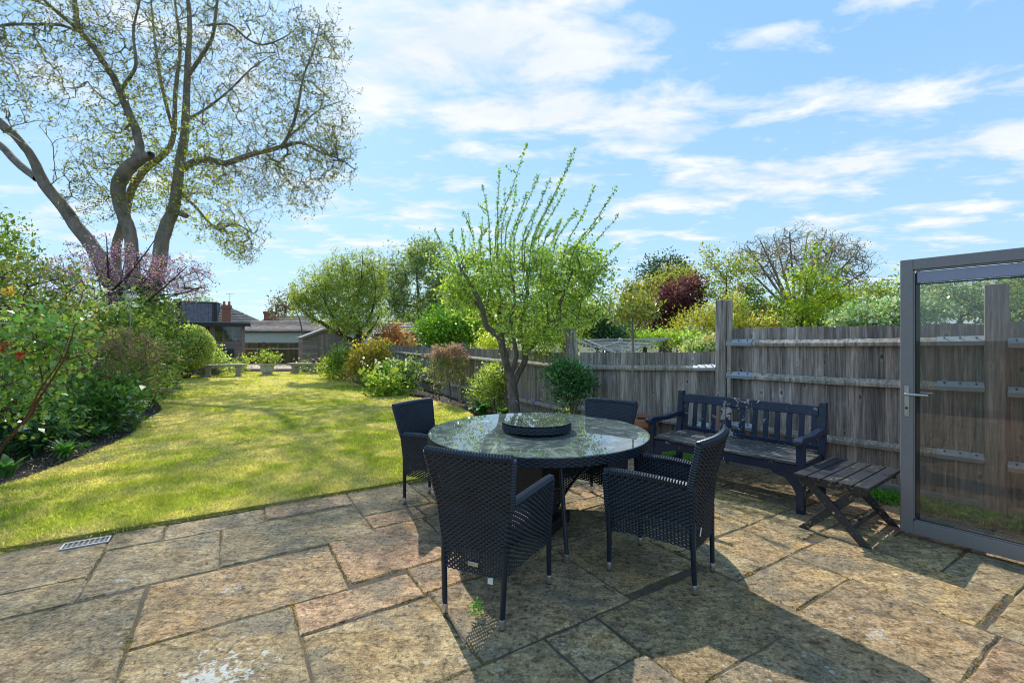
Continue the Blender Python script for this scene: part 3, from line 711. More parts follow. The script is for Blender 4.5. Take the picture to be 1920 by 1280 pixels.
# moss and grit caught in the joints, crumbs and fallen leaves on the slabs
def moss():
    P = []
    for a, b, c, d in joints:
        for (x0, y0, x1, y1) in ((a, b, c, b), (a, b, a, d)):
            L = math.hypot(x1 - x0, y1 - y0); k = int(L * 150); t_ = rng.uniform(size=k); u = x0 + (x1 - x0) * t_; v = y0 + (y1 - y0) * t_
            keep = vnoise(u, v, .22, 4) > .60; off = np.where(x1 > x0, 0, 1)
            uu = u[keep] - (.006 if x0 == x1 else 0) + rng.normal(size=keep.sum()) * .006; vv = v[keep] - (.006 if y0 == y1 else 0) + rng.normal(size=keep.sum()) * .006; P.append(np.column_stack([uu, vv]))
    P = np.concatenate(P); X = P[:, 0] * UX + P[:, 1] * VX; Y = P[:, 0] * UY + P[:, 1] * VY
    V, Q, C = leaf_arrays(np.column_stack([X, Y, np.full(len(X), -.004)]), .011, [(.10, .10, .02), (.16, .12, .02), (.24, .13, .02), (.08, .06, .03)], .8, .5)
    tag(npmesh('moss', V, Q, MATS['petal'], None, C), 'moss and grit caught in the joints between the paving slabs', 'moss', kind='stuff')
    p = rng.uniform((-4, 1.2), (4.5, 6.2), (700, 2)); p = p[in_patio(p[:, 0], p[:, 1], -.05)]
    V, Q, C = leaf_arrays(np.column_stack([p, np.full(len(p), .005)]), .016, [(.16, .10, .05), (.28, .22, .10), (.07, .05, .03), (.2, .22, .06)], .6, -.1); V[:, 2] = np.clip(V[:, 2], .003, .012)
    tag(npmesh('leaf_litter', V, Q, MATS['petal'], None, C), 'tiny dry leaf crumbs scattered over the paving slabs', 'litter', kind='stuff')
moss()
# ---------------------------------------------------------------- wicker
def weave(Fn, ns, rows, wid, amp=.0052, per=4, gapf=None, stake=True, srange=(0, 1)):
    """flat strands woven round stakes: Fn(s,t)->(N,3); rows = t values; wid = strand width in metres"""
    V, Q = [], []; b = 0; K = ns * per + 1; s = np.linspace(0, 1, K)
    e = 1e-3
    for i, t in enumerate(rows):
        tt = np.full(K, t); P = Fn(s, tt); dt = unit(Fn(s, tt + e) - Fn(s, tt - e)); ds = unit(Fn(np.minimum(s + e, 1), tt) - Fn(np.maximum(s - e, 0), tt)); N = np.cross(ds, dt)
        w = wid * (gapf(t) if gapf else 1.0); ph = math.cos(0) 
        osc = np.sin(s * ns * math.pi + (i % 2) * math.pi); off = amp * osc; ww = (w * (.80 + .28 * np.abs(osc)))[:, None] if True else w
        a = P + N * (off - .0010)[:, None] + dt * ww / 2; c = P + N * (off - .0010)[:, None] - dt * ww / 2; mid = P + N * (off + .0034)[:, None]
        V.append(np.stack([a, mid, c], 1).reshape(-1, 3)); k = np.arange(K - 1)[:, None] * 3 + b
        Q += [k + np.array([0, 3, 4, 1]), k + np.array([1, 4, 5, 2])]; b += 3 * K
    if stake:
        R = 14; tt = np.linspace(rows[0], rows[-1], R)
        for j in range(ns + 1):
            sj = min(max(j / ns, .004), .996); P0 = Fn(np.full(R, sj), tt); ds = unit(Fn(np.full(R, min(sj + e, 1)), tt) - Fn(np.full(R, max(sj - e, 0)), tt)) * .004
            V.append(np.stack([P0 - ds, P0 + ds], 1).reshape(-1, 3)); k = np.arange(R - 1)[:, None] * 2 + b; Q.append(k + np.array([0, 1, 3, 2])); b += 2 * R
    return np.concatenate(V), np.concatenate(Q)
def lerp_curve(ks, vals):
    ks = np.array(ks, float); vals = np.array(vals, float)
    return lambda t: np.stack([np.interp(t, ks, vals[:, i]) for i in range(vals.shape[1])], -1)
def braid(pts, r, mb):
    """rolled edge with raised diagonal strands"""
    pts = [Vector(p) for p in pts]; out = []; rr = []
    L = sum((b - a).length for a, b in zip(pts, pts[1:])); n = max(8, int(L / .0085))
    acc = [0]; 
    for a, b in zip(pts, pts[1:]): acc.append(acc[-1] + (b - a).length)
    for i in range(n + 1):
        d = L * i / n; k = max(0, min(len(pts) - 2, int(np.searchsorted(acc, d)) - 1)); u = (d - acc[k]) / max(1e-6, acc[k + 1] - acc[k]); out.append(pts[k].lerp(pts[k + 1], u)); rr.append(r * (1.08 if i % 2 else .86))
    mb.tube(out, rr, 7)
WK = MATS['wicker']
def make_chair():
    root = empty('garden_armchair')
    # side profile of the two kinds of corner post (x, y, z) right side
    zr = [.25, .44, .62, .90]; RX = [(.185, -.262, .25), (.200, -.262, .44), (.222, -.270, .62), (.262, -.335, .90)]
    RC = lerp_curve(zr, RX); FX = lerp_curve([.25, .63], [(.240, .262, .25), (.258, .285, .63)])
    def back(off=0.0):
        def Fn(s, t):
            r = RC(t); x = r[..., 0] * (1 - 2 * s); bow = -.028 * (1 - (2 * s - 1) ** 2) * np.clip((t - .25) / .3, .2, 1); top = -.0 * t
            return np.stack([x, r[..., 1] + bow + off, t + 0 * s], -1)
        return Fn
    rows = np.arange(.262, .895, .0128); gf = lambda t: .74 if t < .345 else (.9 if t < .37 else 1.12)
    v1, q1 = weave(back(), 24, rows, .0128, gapf=gf)
    npmesh('backrest', v1, q1, WK, root)
    v2, q2 = weave(lambda s, t: back(.042)(1 - s, t), 24, np.arange(.37, .895, .0128), .0128, gapf=lambda t: 1.15); npmesh('backrest_lining', v2, q2, WK, root)
    m = MB(); 
    topl = [back(.021)(np.array([s]), np.array([.90]))[0] for s in np.linspace(0, 1, 9)]; braid(topl, .026, m)
    for sgn in (1, -1):
        braid([(sgn * p[0], p[1] + .021, p[2]) for p in [tuple(RC(z)) for z in np.linspace(.62, .90, 6)]], .021, m)
    m.build('backrest_rim', WK, root, smooth=True)
    for sgn in (1, -1):
        def side(s, t, sgn=sgn):
            a = RC(np.minimum(t, .62)); b = FX(t); x = a[..., 0] * (1 - s) + b[..., 0] * s + .018 * np.sin(np.pi * s); y = a[..., 1] * (1 - s) + b[..., 1] * s
            arch = .028 * np.sin(np.pi * s) * np.clip((.40 - t) / .15, 0, 1); z = t + arch + .022 * np.sin(np.pi * s * .9) * np.clip((t - .45) / .2, 0, 1)
            return np.stack([sgn * x, y, z], -1)
        rs = np.arange(.262, .635, .0128); v, q = weave(side, 25, rs, .0128, gapf=lambda t: .74 if t < .35 else 1.04)
        if sgn < 0: q = q[:, ::-1]
        v2, q2 = weave(lambda s, t: side(s, t) - np.array([sgn * .034, 0, 0]), 25, np.arange(.45, .635, .0128), .0128, gapf=lambda t: 1.1); 
        npmesh('side_panel', np.concatenate([v, v2]), np.concatenate([q, q2 + len(v)]), WK, root)
        m = MB(); arm = [side(np.array([s]), np.array([.635]))[0] - np.array([sgn * .017, 0, 0]) for s in np.linspace(0, 1, 12)]
        fr = [side(np.array([1.0]), np.array([z]))[0] - np.array([sgn * .017, 0, 0]) for z in np.linspace(.62, .27, 8)]
        braid([tuple(p) for p in arm] + [tuple(p) for p in fr], .027, m); m.build('armrest', WK, root, smooth=True)
    def front(s, t): 
        b = FX(t); arch = .022 * np.sin(np.pi * s) * np.clip((.40 - t) / .12, 0, 1)
        return np.stack([(b[..., 0] - .02) * (2 * s - 1), b[..., 1] - .004 + 0 * s, t + arch], -1)
    v, q = weave(front, 22, np.arange(.262, .43, .0128), .0128, gapf=lambda t: .74 if t < .33 else 1.08); npmesh('front_apron', v, q[:, ::-1], WK, root)
    def seat(s, t): 
        w_ = .195 + .05 * t; return np.stack([w_ * (2 * s - 1), -.24 + .5 * t, .425 + .0 * t + 0 * s], -1)
    v, q = weave(seat, 13, np.linspace(.01, .99, 38), .0138); npmesh('seat', v, q, WK, root)
    m = MB(); m.prism([(-.19, -.215), (.19, -.215), (.228, .245), (-.228, .245)], lambda a, b: (a, b, .434), (0, 0, .05)); m.build('cushion', MATS['cushion'], root, bevel=.018, seg=3, smooth=True)
    m = MB(); 
    for a, b in (((-.17, -.24), (.17, -.24)), ((-.23, .255), (.23, .255)), ((-.19, -.24), (-.235, .255)), ((.19, -.24), (.235, .255))): m.beam((*a, .415), (*b, .415), .02, .02)
    m.build('seat_frame', MATS['leg_metal'], root)
    for x, y, tx, ty in ((.175, -.262, .185, -.255), (-.175, -.262, -.185, -.255), (.240, .262, .24, .26), (-.240, .262, -.24, .26)):
        m = MB(); m.tube([(x, y, .028), (tx, ty, .30), (tx, ty, .43)], [.0145, .0165, .0165], 12); lg = m.build('leg', MATS['leg_metal'], root, smooth=True)
        m = MB(); m.lathe([(.0155, .008), (.0162, .012), (.0168, .055), (.016, .057)], 14, (x, y, 0)); m.build('ferrule', MATS['silver'], lg, smooth=True)
        m = MB(); m.lathe([(.013, 0), (.0155, .003), (.0152, .009)], 12, (x, y, 0)); m.build('foot_pad', MATS['black_rubber'], lg)
    return root
def place(root, mid, fwd):
    root.location = (mid[0], mid[1], .002); root.rotation_euler = (0, 0, math.atan2(fwd[1], fwd[0]) - math.pi / 2)
CG = 'woven armchairs round the glass table'
ch0 = make_chair()
defs = [((-.21, 2.43), (.42, .907), 'navy wicker armchair nearest the camera, seen from behind, small silver badge low on its back'),
        ((1.19, 2.82), (-.77, .64), 'navy wicker armchair turned side-on in front of the bench, right of the round table'),
        ((-.90, 4.33), (.87, -.49), 'navy wicker armchair at the left edge of the table with the lawn behind it'),
        ((.93, 4.40), (-.6, -.8), 'navy wicker armchair behind the table beside the terracotta pot')]
chairs = []
for i, (rm, fw, lab) in enumerate(defs):
    fl = math.hypot(*fw); fw = (fw[0] / fl, fw[1] / fl); c = ch0 if i == 0 else None
    chairs.append((c, rm, fw, lab))
for i in range(1, 4): chairs[i] = (copy_tree(ch0), *chairs[i][1:])
for c, rm, fw, lab in chairs:
    place(c, (rm[0] + fw[0] * .262, rm[1] + fw[1] * .262), fw); tag(c, lab, 'chair', CG)
m = MB(); m.box((.015, -.285, .318), (.062, .004, .022)); m.build('badge', MATS['silver'], chairs[0][0], bevel=.001)
m = MB(); m.box((.0, -.287, .318), (.05, .001, .003)); m.build('badge_line', MATS['concrete'], chairs[0][0])
m = MB(); m.box((.10, -.25, .232), (.03, .003, .035)); m.build('care_tag', MATS['white_tag'], chairs[0][0])
m = MB(); m.box((-.13, -.283, .36), (.012, .003, .05), M=Matrix.Rotation(.5, 4, 'Y')); m.build('care_tag', MATS['white_tag'], chairs[1][0])

# ---------------------------------------------------------------- round table
TX, TY, TR = .216, 3.84, .905
tb = tag(empty('round_table', (TX, TY, 0)), 'large round navy wicker dining table with a dusty reflecting glass top', 'table')
def rim(s, t): a = s * 2 * math.pi; return np.stack([TR * np.cos(a), TR * np.sin(a), t], -1)
v, q = weave(rim, 190, np.arange(.682, .738, .0125), .0125, per=4, gapf=lambda t: 1.12); npmesh('rim', v, q, WK, tb)
m = MB(); m.lathe([(TR - .012, .678), (TR - .004, .68), (TR - .004, .733), (TR - .012, .736)], 96); m.build('tabletop_board', MATS['leg_metal'], tb, smooth=True)
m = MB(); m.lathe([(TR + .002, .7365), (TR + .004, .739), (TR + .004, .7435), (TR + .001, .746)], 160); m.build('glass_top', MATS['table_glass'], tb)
base_ang = math.atan2(3.83 - 3.02, .80 - .33); cx, cy = .20 - TX, 3.70 - TY
hw = .47; hx = .375
ca, sa = math.cos(base_ang), math.sin(base_ang)
def rot(x, y): return (cx + x * ca - y * sa, cy + x * sa + y * ca)
corners = [(-1, -1), (1, -1), (1, 1), (-1, 1)]
for i, (x, y) in enumerate(corners):
    m = MB(); f = rot(x * hw, y * hw); g_ = rot(x * hx, y * hx); m.tube([(*f, .03), (*g_, .68)], [.014, .017], 12); lg = m.build('leg', MATS['leg_metal'], tb, smooth=True)
    m = MB(); m.lathe([(.014, .006), (.0165, .012), (.0168, .062), (.015, .064)], 12, (*f, 0)); m.build('ferrule', MATS['silver'], lg, smooth=True)
    def arch(s, t, x=x, y=y):
        lowz = .10 + .37 * np.cos(s * np.pi / 2) ** .75; z = .68 - (1 - t) * (.68 - lowz); k = (hx + (hw - hx) * (.68 - z) / .65) * (1 - s) + .12 * s
        X_ = x * k; Y_ = y * k
        return np.stack([cx + X_ * ca - Y_ * sa, cy + X_ * sa + Y_ * ca, z], -1)
    v, q = weave(arch, 20, np.linspace(.0, .98, 40), .0125, gapf=lambda t: .74 if t < .6 else 1.0); npmesh('base_panel', v, q, WK, tb)
    m = MB(); braid([tuple(arch(np.array([s]), np.array([0.]))[0]) for s in np.linspace(0, 1, 14)], .012, m); m.build('base_panel_rim', WK, tb)
m = MB(); m.box((cx, cy, .30), (.26, .26, .62), rz=base_ang); m.box((cx, cy, .05), (.42, .42, .09), rz=base_ang); m.build('base_box', MATS['black_rubber'], tb, bevel=.01)

SX, SY = .205, 3.80
su = tag(empty('lazy_susan', (SX, SY, .748)), 'low round woven turntable under clear glass in the middle of the table', 'lazy susan')
SR = .283
v, q = weave(lambda s, t: np.stack([SR * np.cos(s * 6.28318), SR * np.sin(s * 6.28318), t], -1), 62, np.arange(.022, .072, .0125), .0125, gapf=lambda t: 1.12); npmesh('rim', v, q, WK, su)
def polar(s, t): a = s * 2 * math.pi; r = .045 + t * (SR - .047); return np.stack([r * np.cos(a), r * np.sin(a), .072 + 0 * t], -1)
v, q = weave(polar, 44, np.linspace(.0, .99, 18), .0115, gapf=lambda t: .75, per=4); npmesh('woven_top', v, q, MATS['rope'] if False else WK, su)
m = MB(); m.lathe([(SR - .01, .014), (SR - .006, .016), (SR - .006, .066), (SR - .012, .068)], 64); m.build('board', MATS['leg_metal'], su, smooth=True)
m = MB(); m.lathe([(SR, .0775), (SR + .002, .079), (SR + .002, .0815), (SR, .083)], 96); m.build('glass_disc', MATS['clear_top'], su)
m = MB(); m.lathe([(.06, .0), (.08, .002), (.08, .014), (.06, .015)], 24); m.build('bearing', MATS['black_rubber'], su)
m = MB(); m.lathe([(.03, .0835), (.031, .086), (.027, .0875)], 24); m.build('centre_cap', MATS['silver'], su, smooth=True)

# ---------------------------------------------------------------- painted bench; local x runs along it, back at y=0, front at y=-.62
rr_ = Vector((2.975, 4.31, 0)); rl_ = Vector((1.985, 5.45, 0)); dx_ = (rl_ - rr_).normalized(); LB = (rl_ - rr_).length
bang = math.atan2(-dx_.y, -dx_.x)          # local +x points to the right-hand (near) end
bc = (rr_ + rl_) / 2
bn = tag(empty('garden_bench', (bc.x, bc.y, .002), bang), 'navy painted wooden bench with flaking paint standing along the fence', 'bench')
NP = MATS['navy_paint']; hl = LB / 2
def P_(name, fn, mat=NP, bev=.004):
    m = MB(); fn(m); return m.build(name, mat, bn, bevel=bev, seg=1)
for sx in (-1, 1):
    x = sx * (hl - .03)
    P_('rear_leg', lambda m: m.prism([(-.045, 0), (.01, 0), (.02, .42), (.075, .90), (.012, .90), (-.045, .42)], lambda a, b: (x - .03, a, b), (.06, 0, 0)))
    P_('front_leg', lambda m: m.box((x, -.60, .295), (.062, .066, .59)))
    P_('armrest', lambda m: m.prism([(.045, .60), (.045, .66), (-.10, .665), (-.3, .645), (-.44, .648), (-.60, .657), (-.66, .655), (-.69, .63), (-.68, .595), (-.64, .578), (-.58, .59), (-.45, .60), (-.3, .597), (-.12, .612)], lambda a, b: (x - .036, a, b), (.072, 0, 0)), bev=.008)
    P_('side_rail', lambda m: m.box((x, -.30, .375), (.035, .54, .075)))
    P_('stretcher', lambda m: m.box((x, -.30, .13), (.035, .54, .045)))
    P_('bracket', lambda m: m.prism([(0, 0), (.20, 0), (.19, -.02), (.09, -.045), (.04, -.10), (.0, -.17)], lambda a, b: (x - sx * (.031 + a), -.622, .335 + b), (0, .035, 0)), bev=.002)
P_('front_apron', lambda m: m.box((0, -.600, .372), (2 * hl - .122, .032, .078)))
P_('rear_apron', lambda m: m.box((0, -.02, .372), (2 * hl - .122, .030, .07)))
for k in range(5): P_('seat_slat', lambda m: m.box((0, -.575 + k * .123, .425 + .004 * abs(k - 2)), (2 * hl - (.122 if k in (0, 4) else .01), .100, .022)), MATS['worn_slats'], .004)
tilt = lambda z: .02 + (z - .42) * .115 - .02
P_('top_rail', lambda m: m.prism([(-.018, .772), (-.006, .868), (.026, .868), (.014, .772)], lambda a, b: (-hl + .061, a + tilt(.8) - .02, b), (2 * hl - .122, 0, 0)), bev=.005)
P_('lower_rail', lambda m: m.box((0, tilt(.47) - .01, .473), (2 * hl - .122, .032, .045)))
xs = [-.62, -.515, -.41, -.305, -.2]
ys0, ys1 = tilt(.49) - .01, tilt(.78) - .012
xall = [-.655 + i * .1085 for i in range(5)] + [.112 + i * .1085 for i in range(6)]
for x in xall: P_('back_slat', lambda m: m.prism([(x - .024, .493), (x + .024, .493), (x + .024, .776), (x - .024, .776)], lambda a, b: (a, ys0 + (ys1 - ys0) * (b - .493) / .283 - .009, b), (0, .018, 0)), bev=.002)
def splat(m):
    for sg in (-1, 1):
        out = [(sg * .098, .493), (sg * .098, .776), (sg * .0, .776), (0, .748)]
        out += [(sg * .052 * math.cos(math.radians(a)), .635 + .112 * math.sin(math.radians(a))) for a in (70, 50, 30, 10, -10, -30, -50, -70)] + [(0, .522), (0, .493)]
        m.prism(out, lambda a, b: (a - .088, ys0 + (ys1 - ys0) * (b - .493) / .283 - .011, b), (0, .022, 0))
P_('centre_splat', splat, bev=0)

# ---------------------------------------------------------------- folding side table
ft = tag(empty('side_table', (2.70, 3.655, .002), math.atan2(.60, .80)), 'low black slatted folding table with crossed legs beside the bench arm', 'table')
for k in range(5):
    m = MB(); m.box((0, -.198 + k * .099, .438), (.81, .089, .022)); m.build('slat', MATS['black_slats'], ft, bevel=.005, seg=2)
for sx in (-1, 1):
    x = sx * .33
    m = MB(); m.box((x + sx * .02, 0, .402), (.024, .44, .05)); m.build('cross_rail', MATS['black_slats'], ft, bevel=.004)
    for s2 in (-1, 1):
        xo = x - s2 * .013
        m = MB(); pr = [(-.245, 0), (-.175, 0), (.10, .28), (.19, .37), (.215, .425), (.13, .425), (.115, .385), (.03, .30)]
        m.prism([(a * s2, b) for a, b in pr], lambda a, b: (xo, a, b), (.024, 0, 0)); m.build('leg', MATS['navy_paint'] if False else MATS['black_slats'], ft, bevel=.003)
    m = MB(); m.tube([(x - .02, -.012, .197), (x + .034, -.012, .197)], .009, 10); m.build('bolt', MATS['silver'], ft)
m = MB(); m.beam((-.32, -.10, .09), (.32, -.10, .09), .022, .04); m.build('stretcher', MATS['black_slats'], ft, bevel=.003)

# ---------------------------------------------------------------- open door leaf
dv = Vector((.612, -.791, 0)).normalized(); dr = tag(empty('glass_door', (3.02, 3.53, 0), math.atan2(dv.y, dv.x)), 'tall grey aluminium framed glass door leaf standing open on the right', 'door')
DW, DH, TH = .98, 2.115, .068; Z0 = .035
AG = MATS['alu_grey']
def D_(name, c, s, mat=AG, bev=.003, par=None):
    m = MB(); m.box(c, s); return m.build(name, mat, par or dr, bevel=bev)
D_('stile', (.038, 0, (DH + Z0) / 2), (.076, TH, DH - Z0)); D_('stile', (DW - .038, 0, (DH + Z0) / 2), (.076, TH, DH - Z0))
D_('top_rail', (DW / 2, 0, DH - .04), (DW - .1525, TH, .08)); D_('bottom_rail', (DW / 2, 0, Z0 + .05), (DW - .1525, TH, .10))
for y in (-.020, .020):
    for c, s in (((.081, y, 1.08), (.009, .010, 1.86)), ((DW - .081, y, 1.08), (.009, .010, 1.86)), ((DW / 2, y, .141), (DW - .172, .010, .009)), ((DW / 2, y, 2.029), (DW - .172, .010, .009))): D_('glazing_bead', c, s, MATS['alu_grey'], .001)
D_('inner_stripe', (.098, 0, 1.085), (.024, .016, 1.87), MATS['black_rubber'], 0)  # plain black upright stripe along the left edge of the pane
D_('blind_cassette', (DW / 2, -.003, 1.975), (DW - .19, .026, .085), MATS['blind_grey'], .004); D_('blind_lip', (DW / 2, -.004, 1.924), (DW - .19, .020, .010), MATS['navy'], .002)
m = MB(); m.box((DW / 2, 0, 1.03), (DW - .18, .022, 1.79)); m.build('pane', MATS['door_glass'], dr)
for c in (.155, .163, .171, .179): D_('blind_slat', (DW / 2, -.003, c), (DW - .20, .008, .003), MATS['zinc'], 0)
for sg in (-1, 1):
    y = sg * (TH / 2 + .004); D_('handle_plate', (.040, y, 1.035), (.030, .008, .235), MATS['silver'], .003)
    m = MB(); m.tube([(.040, y, 1.092), (.040, y + sg * .045, 1.092)], .0095, 12); m.tube([(.036, y + sg * .048, 1.092), (.10, y + sg * .05, 1.093), (.172, y + sg * .044, 1.094)], [.010, .0095, .0085], 12); m.build('lever', MATS['silver'], dr, smooth=True)
    m = MB(); m.tube([(.040, y, .985), (.040, y + sg * .007, .985)], .009, 14); m.build('keyhole', MATS['black_rubber'], dr)
for z in (.35, 1.08, 1.8): D_('hinge', (DW + .006, 0, z), (.014, .05, .11), MATS['alu_grey'], .003)
# house wall and frame that the leaf hangs from, outside the picture
m = MB(); pe = Vector((3.02, 3.53, 0)) + dv * (DW + .02); ux = Vector((UX, UY, 0))
hs = tag(empty('house', (pe.x, pe.y, 0), math.atan2(UY, UX)), 'brick back wall of the house that carries the open glass door', 'house')
m = MB(); m.box((.42, -.12, 1.3), (.75, .24, 2.6)); m.build('wall', MATS['brick'], hs); m = MB(); m.box((.02, -.06, 1.06), (.05, .1, 2.12)); m.build('door_frame', AG, hs, bevel=.003)

# ---------------------------------------------------------------- drain, weeds in the joints
gx, gy = uv2w(-.90, 4.52); dg = tag(empty('drain_grate', (gx, gy, .004), math.atan2(UY, UX)), 'small rectangular slotted drain grate set in the paving by the lawn edge', 'drain')
m = MB()
for c, s in (((0, .055, 0), (.27, .012, .01)), ((0, -.055, 0), (.27, .012, .01)), ((.129, 0, 0), (.012, .0975, .01)), ((-.129, 0, 0), (.012, .0975, .01))): m.box(c, s)
m.build('frame', MATS['zinc'], dg, bevel=.002)
m = MB()
for i in range(8): m.box((-.105 + i * .03, 0, 0), (.009, .0975, .008))
m.build('bars', MATS['alu_grey'], dg); m = MB(); m.box((0, 0, -.0045), (.25, .10, .002)); m.build('recess_shade_plate', MATS['black_rubber'], dg)  # flat black plate stands in for the shaded hollow under the bars
# ---------------------------------------------------------------- fences
def fence_dir(a, b): a = Vector((*a, 0)); b = Vector((*b, 0)); d = (b - a).normalized(); return a, b, d, Vector((-d.y, d.x, 0))
def boards(m, a, b, z0, z1a, z1b, wmin=.085, wmax=.105, off=.0, th=.012, nrm=None, zb=None, tint=(.62, 1.25)):
    d = (b - a).normalized(); L = (b - a).length; s = 0; nrm = nrm if nrm is not None else Vector((-d.y, d.x, 0)); k = 0
    while s < L - .01:
        w_ = min(random.uniform(wmin, wmax), L - s); t_ = random.uniform(*tint); wm = random.uniform(-.04, .04); m.cur = (t_ * (1 + wm), t_, t_ * (1 - wm))
        mid = s + w_ / 2; zt = z1a + (z1b - z1a) * mid / L + random.uniform(-.006, .006); lean = random.uniform(-.004, .004)
        p = a + d * (mid) + nrm * (off + random.uniform(-.002, .002)); R = Matrix.Rotation(math.atan2(d.y, d.x) + .15, 4, 'Z') @ Matrix.Rotation(lean, 4, 'Y')
        m.box((p.x, p.y, (z0 + zt) / 2), (w_ + .012, th * random.uniform(.8, 1.1), zt - z0), M=R); s += w_; k += 1
    m.cur = (1, 1, 1)
def rail(name, parent, a, b, za, zb, front, w=.05, h=.075, mat='rail_wood', brackets=(1, 1), bl=.30):
    """arris rail: a shallow triangle in section, its sloping top catching the light"""
    d = (b - a).normalized(); m = MB(); m.cur = tuple(random.uniform(.85, 1.1) for _ in range(1)) * 3
    n = 8; sec = [(0, h / 2), (w * .35, h / 2), (w, -h * .05), (w * .9, -h / 2), (0, -h / 2)]
    pts = []
    for i in range(n + 1):
        t_ = i / n; p = a.lerp(b, t_); z = za + (zb - za) * t_ - .012 * math.sin(math.pi * t_); wob = random.uniform(-.003, .003)
        pts.append([(p + front * (x + .006)) + Vector((0, 0, z + y + wob)) for x, y in sec])
    vs = [q for r in pts for q in r]; k = len(sec)
    fs = [(i * k + j, i * k + (j + 1) % k, (i + 1) * k + (j + 1) % k, (i + 1) * k + j) for i in range(n) for j in range(k)] + [tuple(range(k)), tuple(n * k + j for j in range(k))]
    m.add(vs, fs); r = m.build(name, MATS[mat], parent, bevel=.003)
    for e, p, q, z in ((0, a, b, za), (1, b, a, zb)):
        if not brackets[e]: continue
        dd = (q - p).normalized(); m = MB(); zz = z; z2 = z + (zb - za if e == 0 else za - zb) * bl / (b - a).length
        sec2 = [(0, h / 2 + .003), (w * .38, h / 2 + .003), (w + .004, -h * .05), (w * .9 + .004, -h / 2 - .003), (w * .88, -h / 2), (w - .0, -h * .05 + .001), (w * .36, h / 2), (0, h / 2)]
        p0 = [p + front * (x + .007) + Vector((0, 0, zz + y)) for x, y in sec2]; p1 = [p + dd * bl + front * (x + .007) + Vector((0, 0, z2 + y - .004)) for x, y in sec2]; n_ = len(sec2)
        m.add(p0 + p1, [tuple(range(n_))[::-1], tuple(range(n_, 2 * n_))] + [(i, (i + 1) % n_, n_ + (i + 1) % n_, n_ + i) for i in range(n_)])
        br = m.build('bracket', MATS['zinc'], r)
        m = MB()
        for s_ in (.05, .15, .25): c = p + dd * s_ + front * (w * .72 + .007) + Vector((0, 0, z + h * .27)); m.tube([c, c + front * .006 + Vector((0, 0, .008))], .007, 8)
        m.build('nail', MATS['black_rubber'], br)
    return r
def post(parent, p, z, w=.12, lean=(0, 0), cap=False, mat='fence_near', name='post', rz=0, z0=-.05):
    m = MB(); m.cur = (random.uniform(.85, 1.1),) * 3; a = Vector((p[0], p[1], z0)); b = Vector((p[0] + lean[0], p[1] + lean[1], z)); m.beam(a, b, w, w, up=(UX, UY, 0)); o = m.build(name, MATS[mat], parent, bevel=.006)
    if cap: 
        m = MB(); m.box((b.x, b.y, z + .012), (w + .05, w + .05, .024), rz=rz); m.build('post_cap', MATS['rail_wood'], o, bevel=.004)
    return o
# A: tall stretch behind the bench
A0 = Vector((2.61, 5.63, 0)); A1 = Vector((4.06, 3.81, 0)); dA = (A1 - A0).normalized(); fA = Vector((-.782, -.623, 0))
A2 = A1 + dA * 2.35
fa = tag(empty('tall_fence'), 'tall weathered close-board fence with three rails behind the navy bench', 'fence')
fn_n = -fA
for i, (p, q) in enumerate(((A0, A1), (A1, A2))):
    pp = p + dA * .065; qq = q - dA * .065; m = MB(); boards(m, pp + fn_n * .02, qq + fn_n * .02, .13, 1.648, 1.642, .085, .112); m.build('board_panel', MATS['fence_near'], fa)
    for z0_, z1_ in ((1.475, 1.50), (1.085, 1.105), (.48, .50)) if i == 0 else ((1.48, 1.5), (1.08, 1.1), (.47, .49)):
        rail('rail', fa, pp, qq, z0_, z1_, fA)
    m = MB(); c = (p + q) / 2; m.box((c.x, c.y, .045), ((q - p).length - .13, .05, .16), rz=math.atan2(dA.y, dA.x)); m.build('gravel_board', MATS['concrete'], fa, bevel=.004)
post(fa, A0 - dA * 0, 2.0, .125); post(fa, A1, 1.97, .125); post(fa, A2, 1.95, .125)
post(fa, A0 + dA * .10 + fA * .03, 1.99, .05, mat='rail_wood', name='post_batten')
# B: lower stretch to the left
B0 = Vector((1.065, 7.57, 0)); dB = (A0 - B0).normalized(); fb = tag(empty('low_fence'), 'low weathered close-board fence between the leaning post and the tall post', 'fence')
m = MB(); a_ = B0 + dB * .09 + fn_n * .02; b_ = A0 - dB * .07 + fn_n * .02; boards(m, a_, b_, .13, 1.30, 1.352, .085, .105); m.build('board_panel', MATS['fence_near'], fb)
fB = Vector((-dB.y, dB.x, 0)); fB = fB if fB.y < 0 else -fB
rail('rail', fb, B0 + dB * .085, A0 - dB * .07, 1.07, 1.165, fB); rail('rail', fb, B0 + dB * .085, A0 - dB * .07, .40, .42, fB)
m = MB(); c = (B0 + A0) / 2; m.box((c.x, c.y, .045), ((A0 - B0).length - .13, .05, .16), rz=math.atan2(dB.y, dB.x)); m.build('gravel_board', MATS['concrete'], fb, bevel=.004)
post(fb, B0 + Vector((.02, 0, 0)), 1.70, .13, lean=(-.13, .02)); post(fb, B0 + Vector((.13, -.03, 0)), 1.66, .06, lean=(-.17, .02), mat='rail_wood', name='post_batten')
# stub stake behind the bench
p_ = A0 + dA * .02 + fA * .16; st = tag(empty('stake', (p_.x, p_.y, 0)), 'short pale square stake standing behind the bench slats', 'stake')
m = MB(); m.box((-.04, .02, .36), (.085, .085, .72), rz=.6); m.prism([(-.04, 0), (.04, 0), (.02, .03), (-.02, .03)], lambda a, b: (-.04 + a, -.01, .72 + b), (0, .06, 0)); m.build('shaft', simple('pale_wood', (.50, .42, .33), .8, 0, .15, 12, .2, (4, 4, .6)), st, bevel=.003)
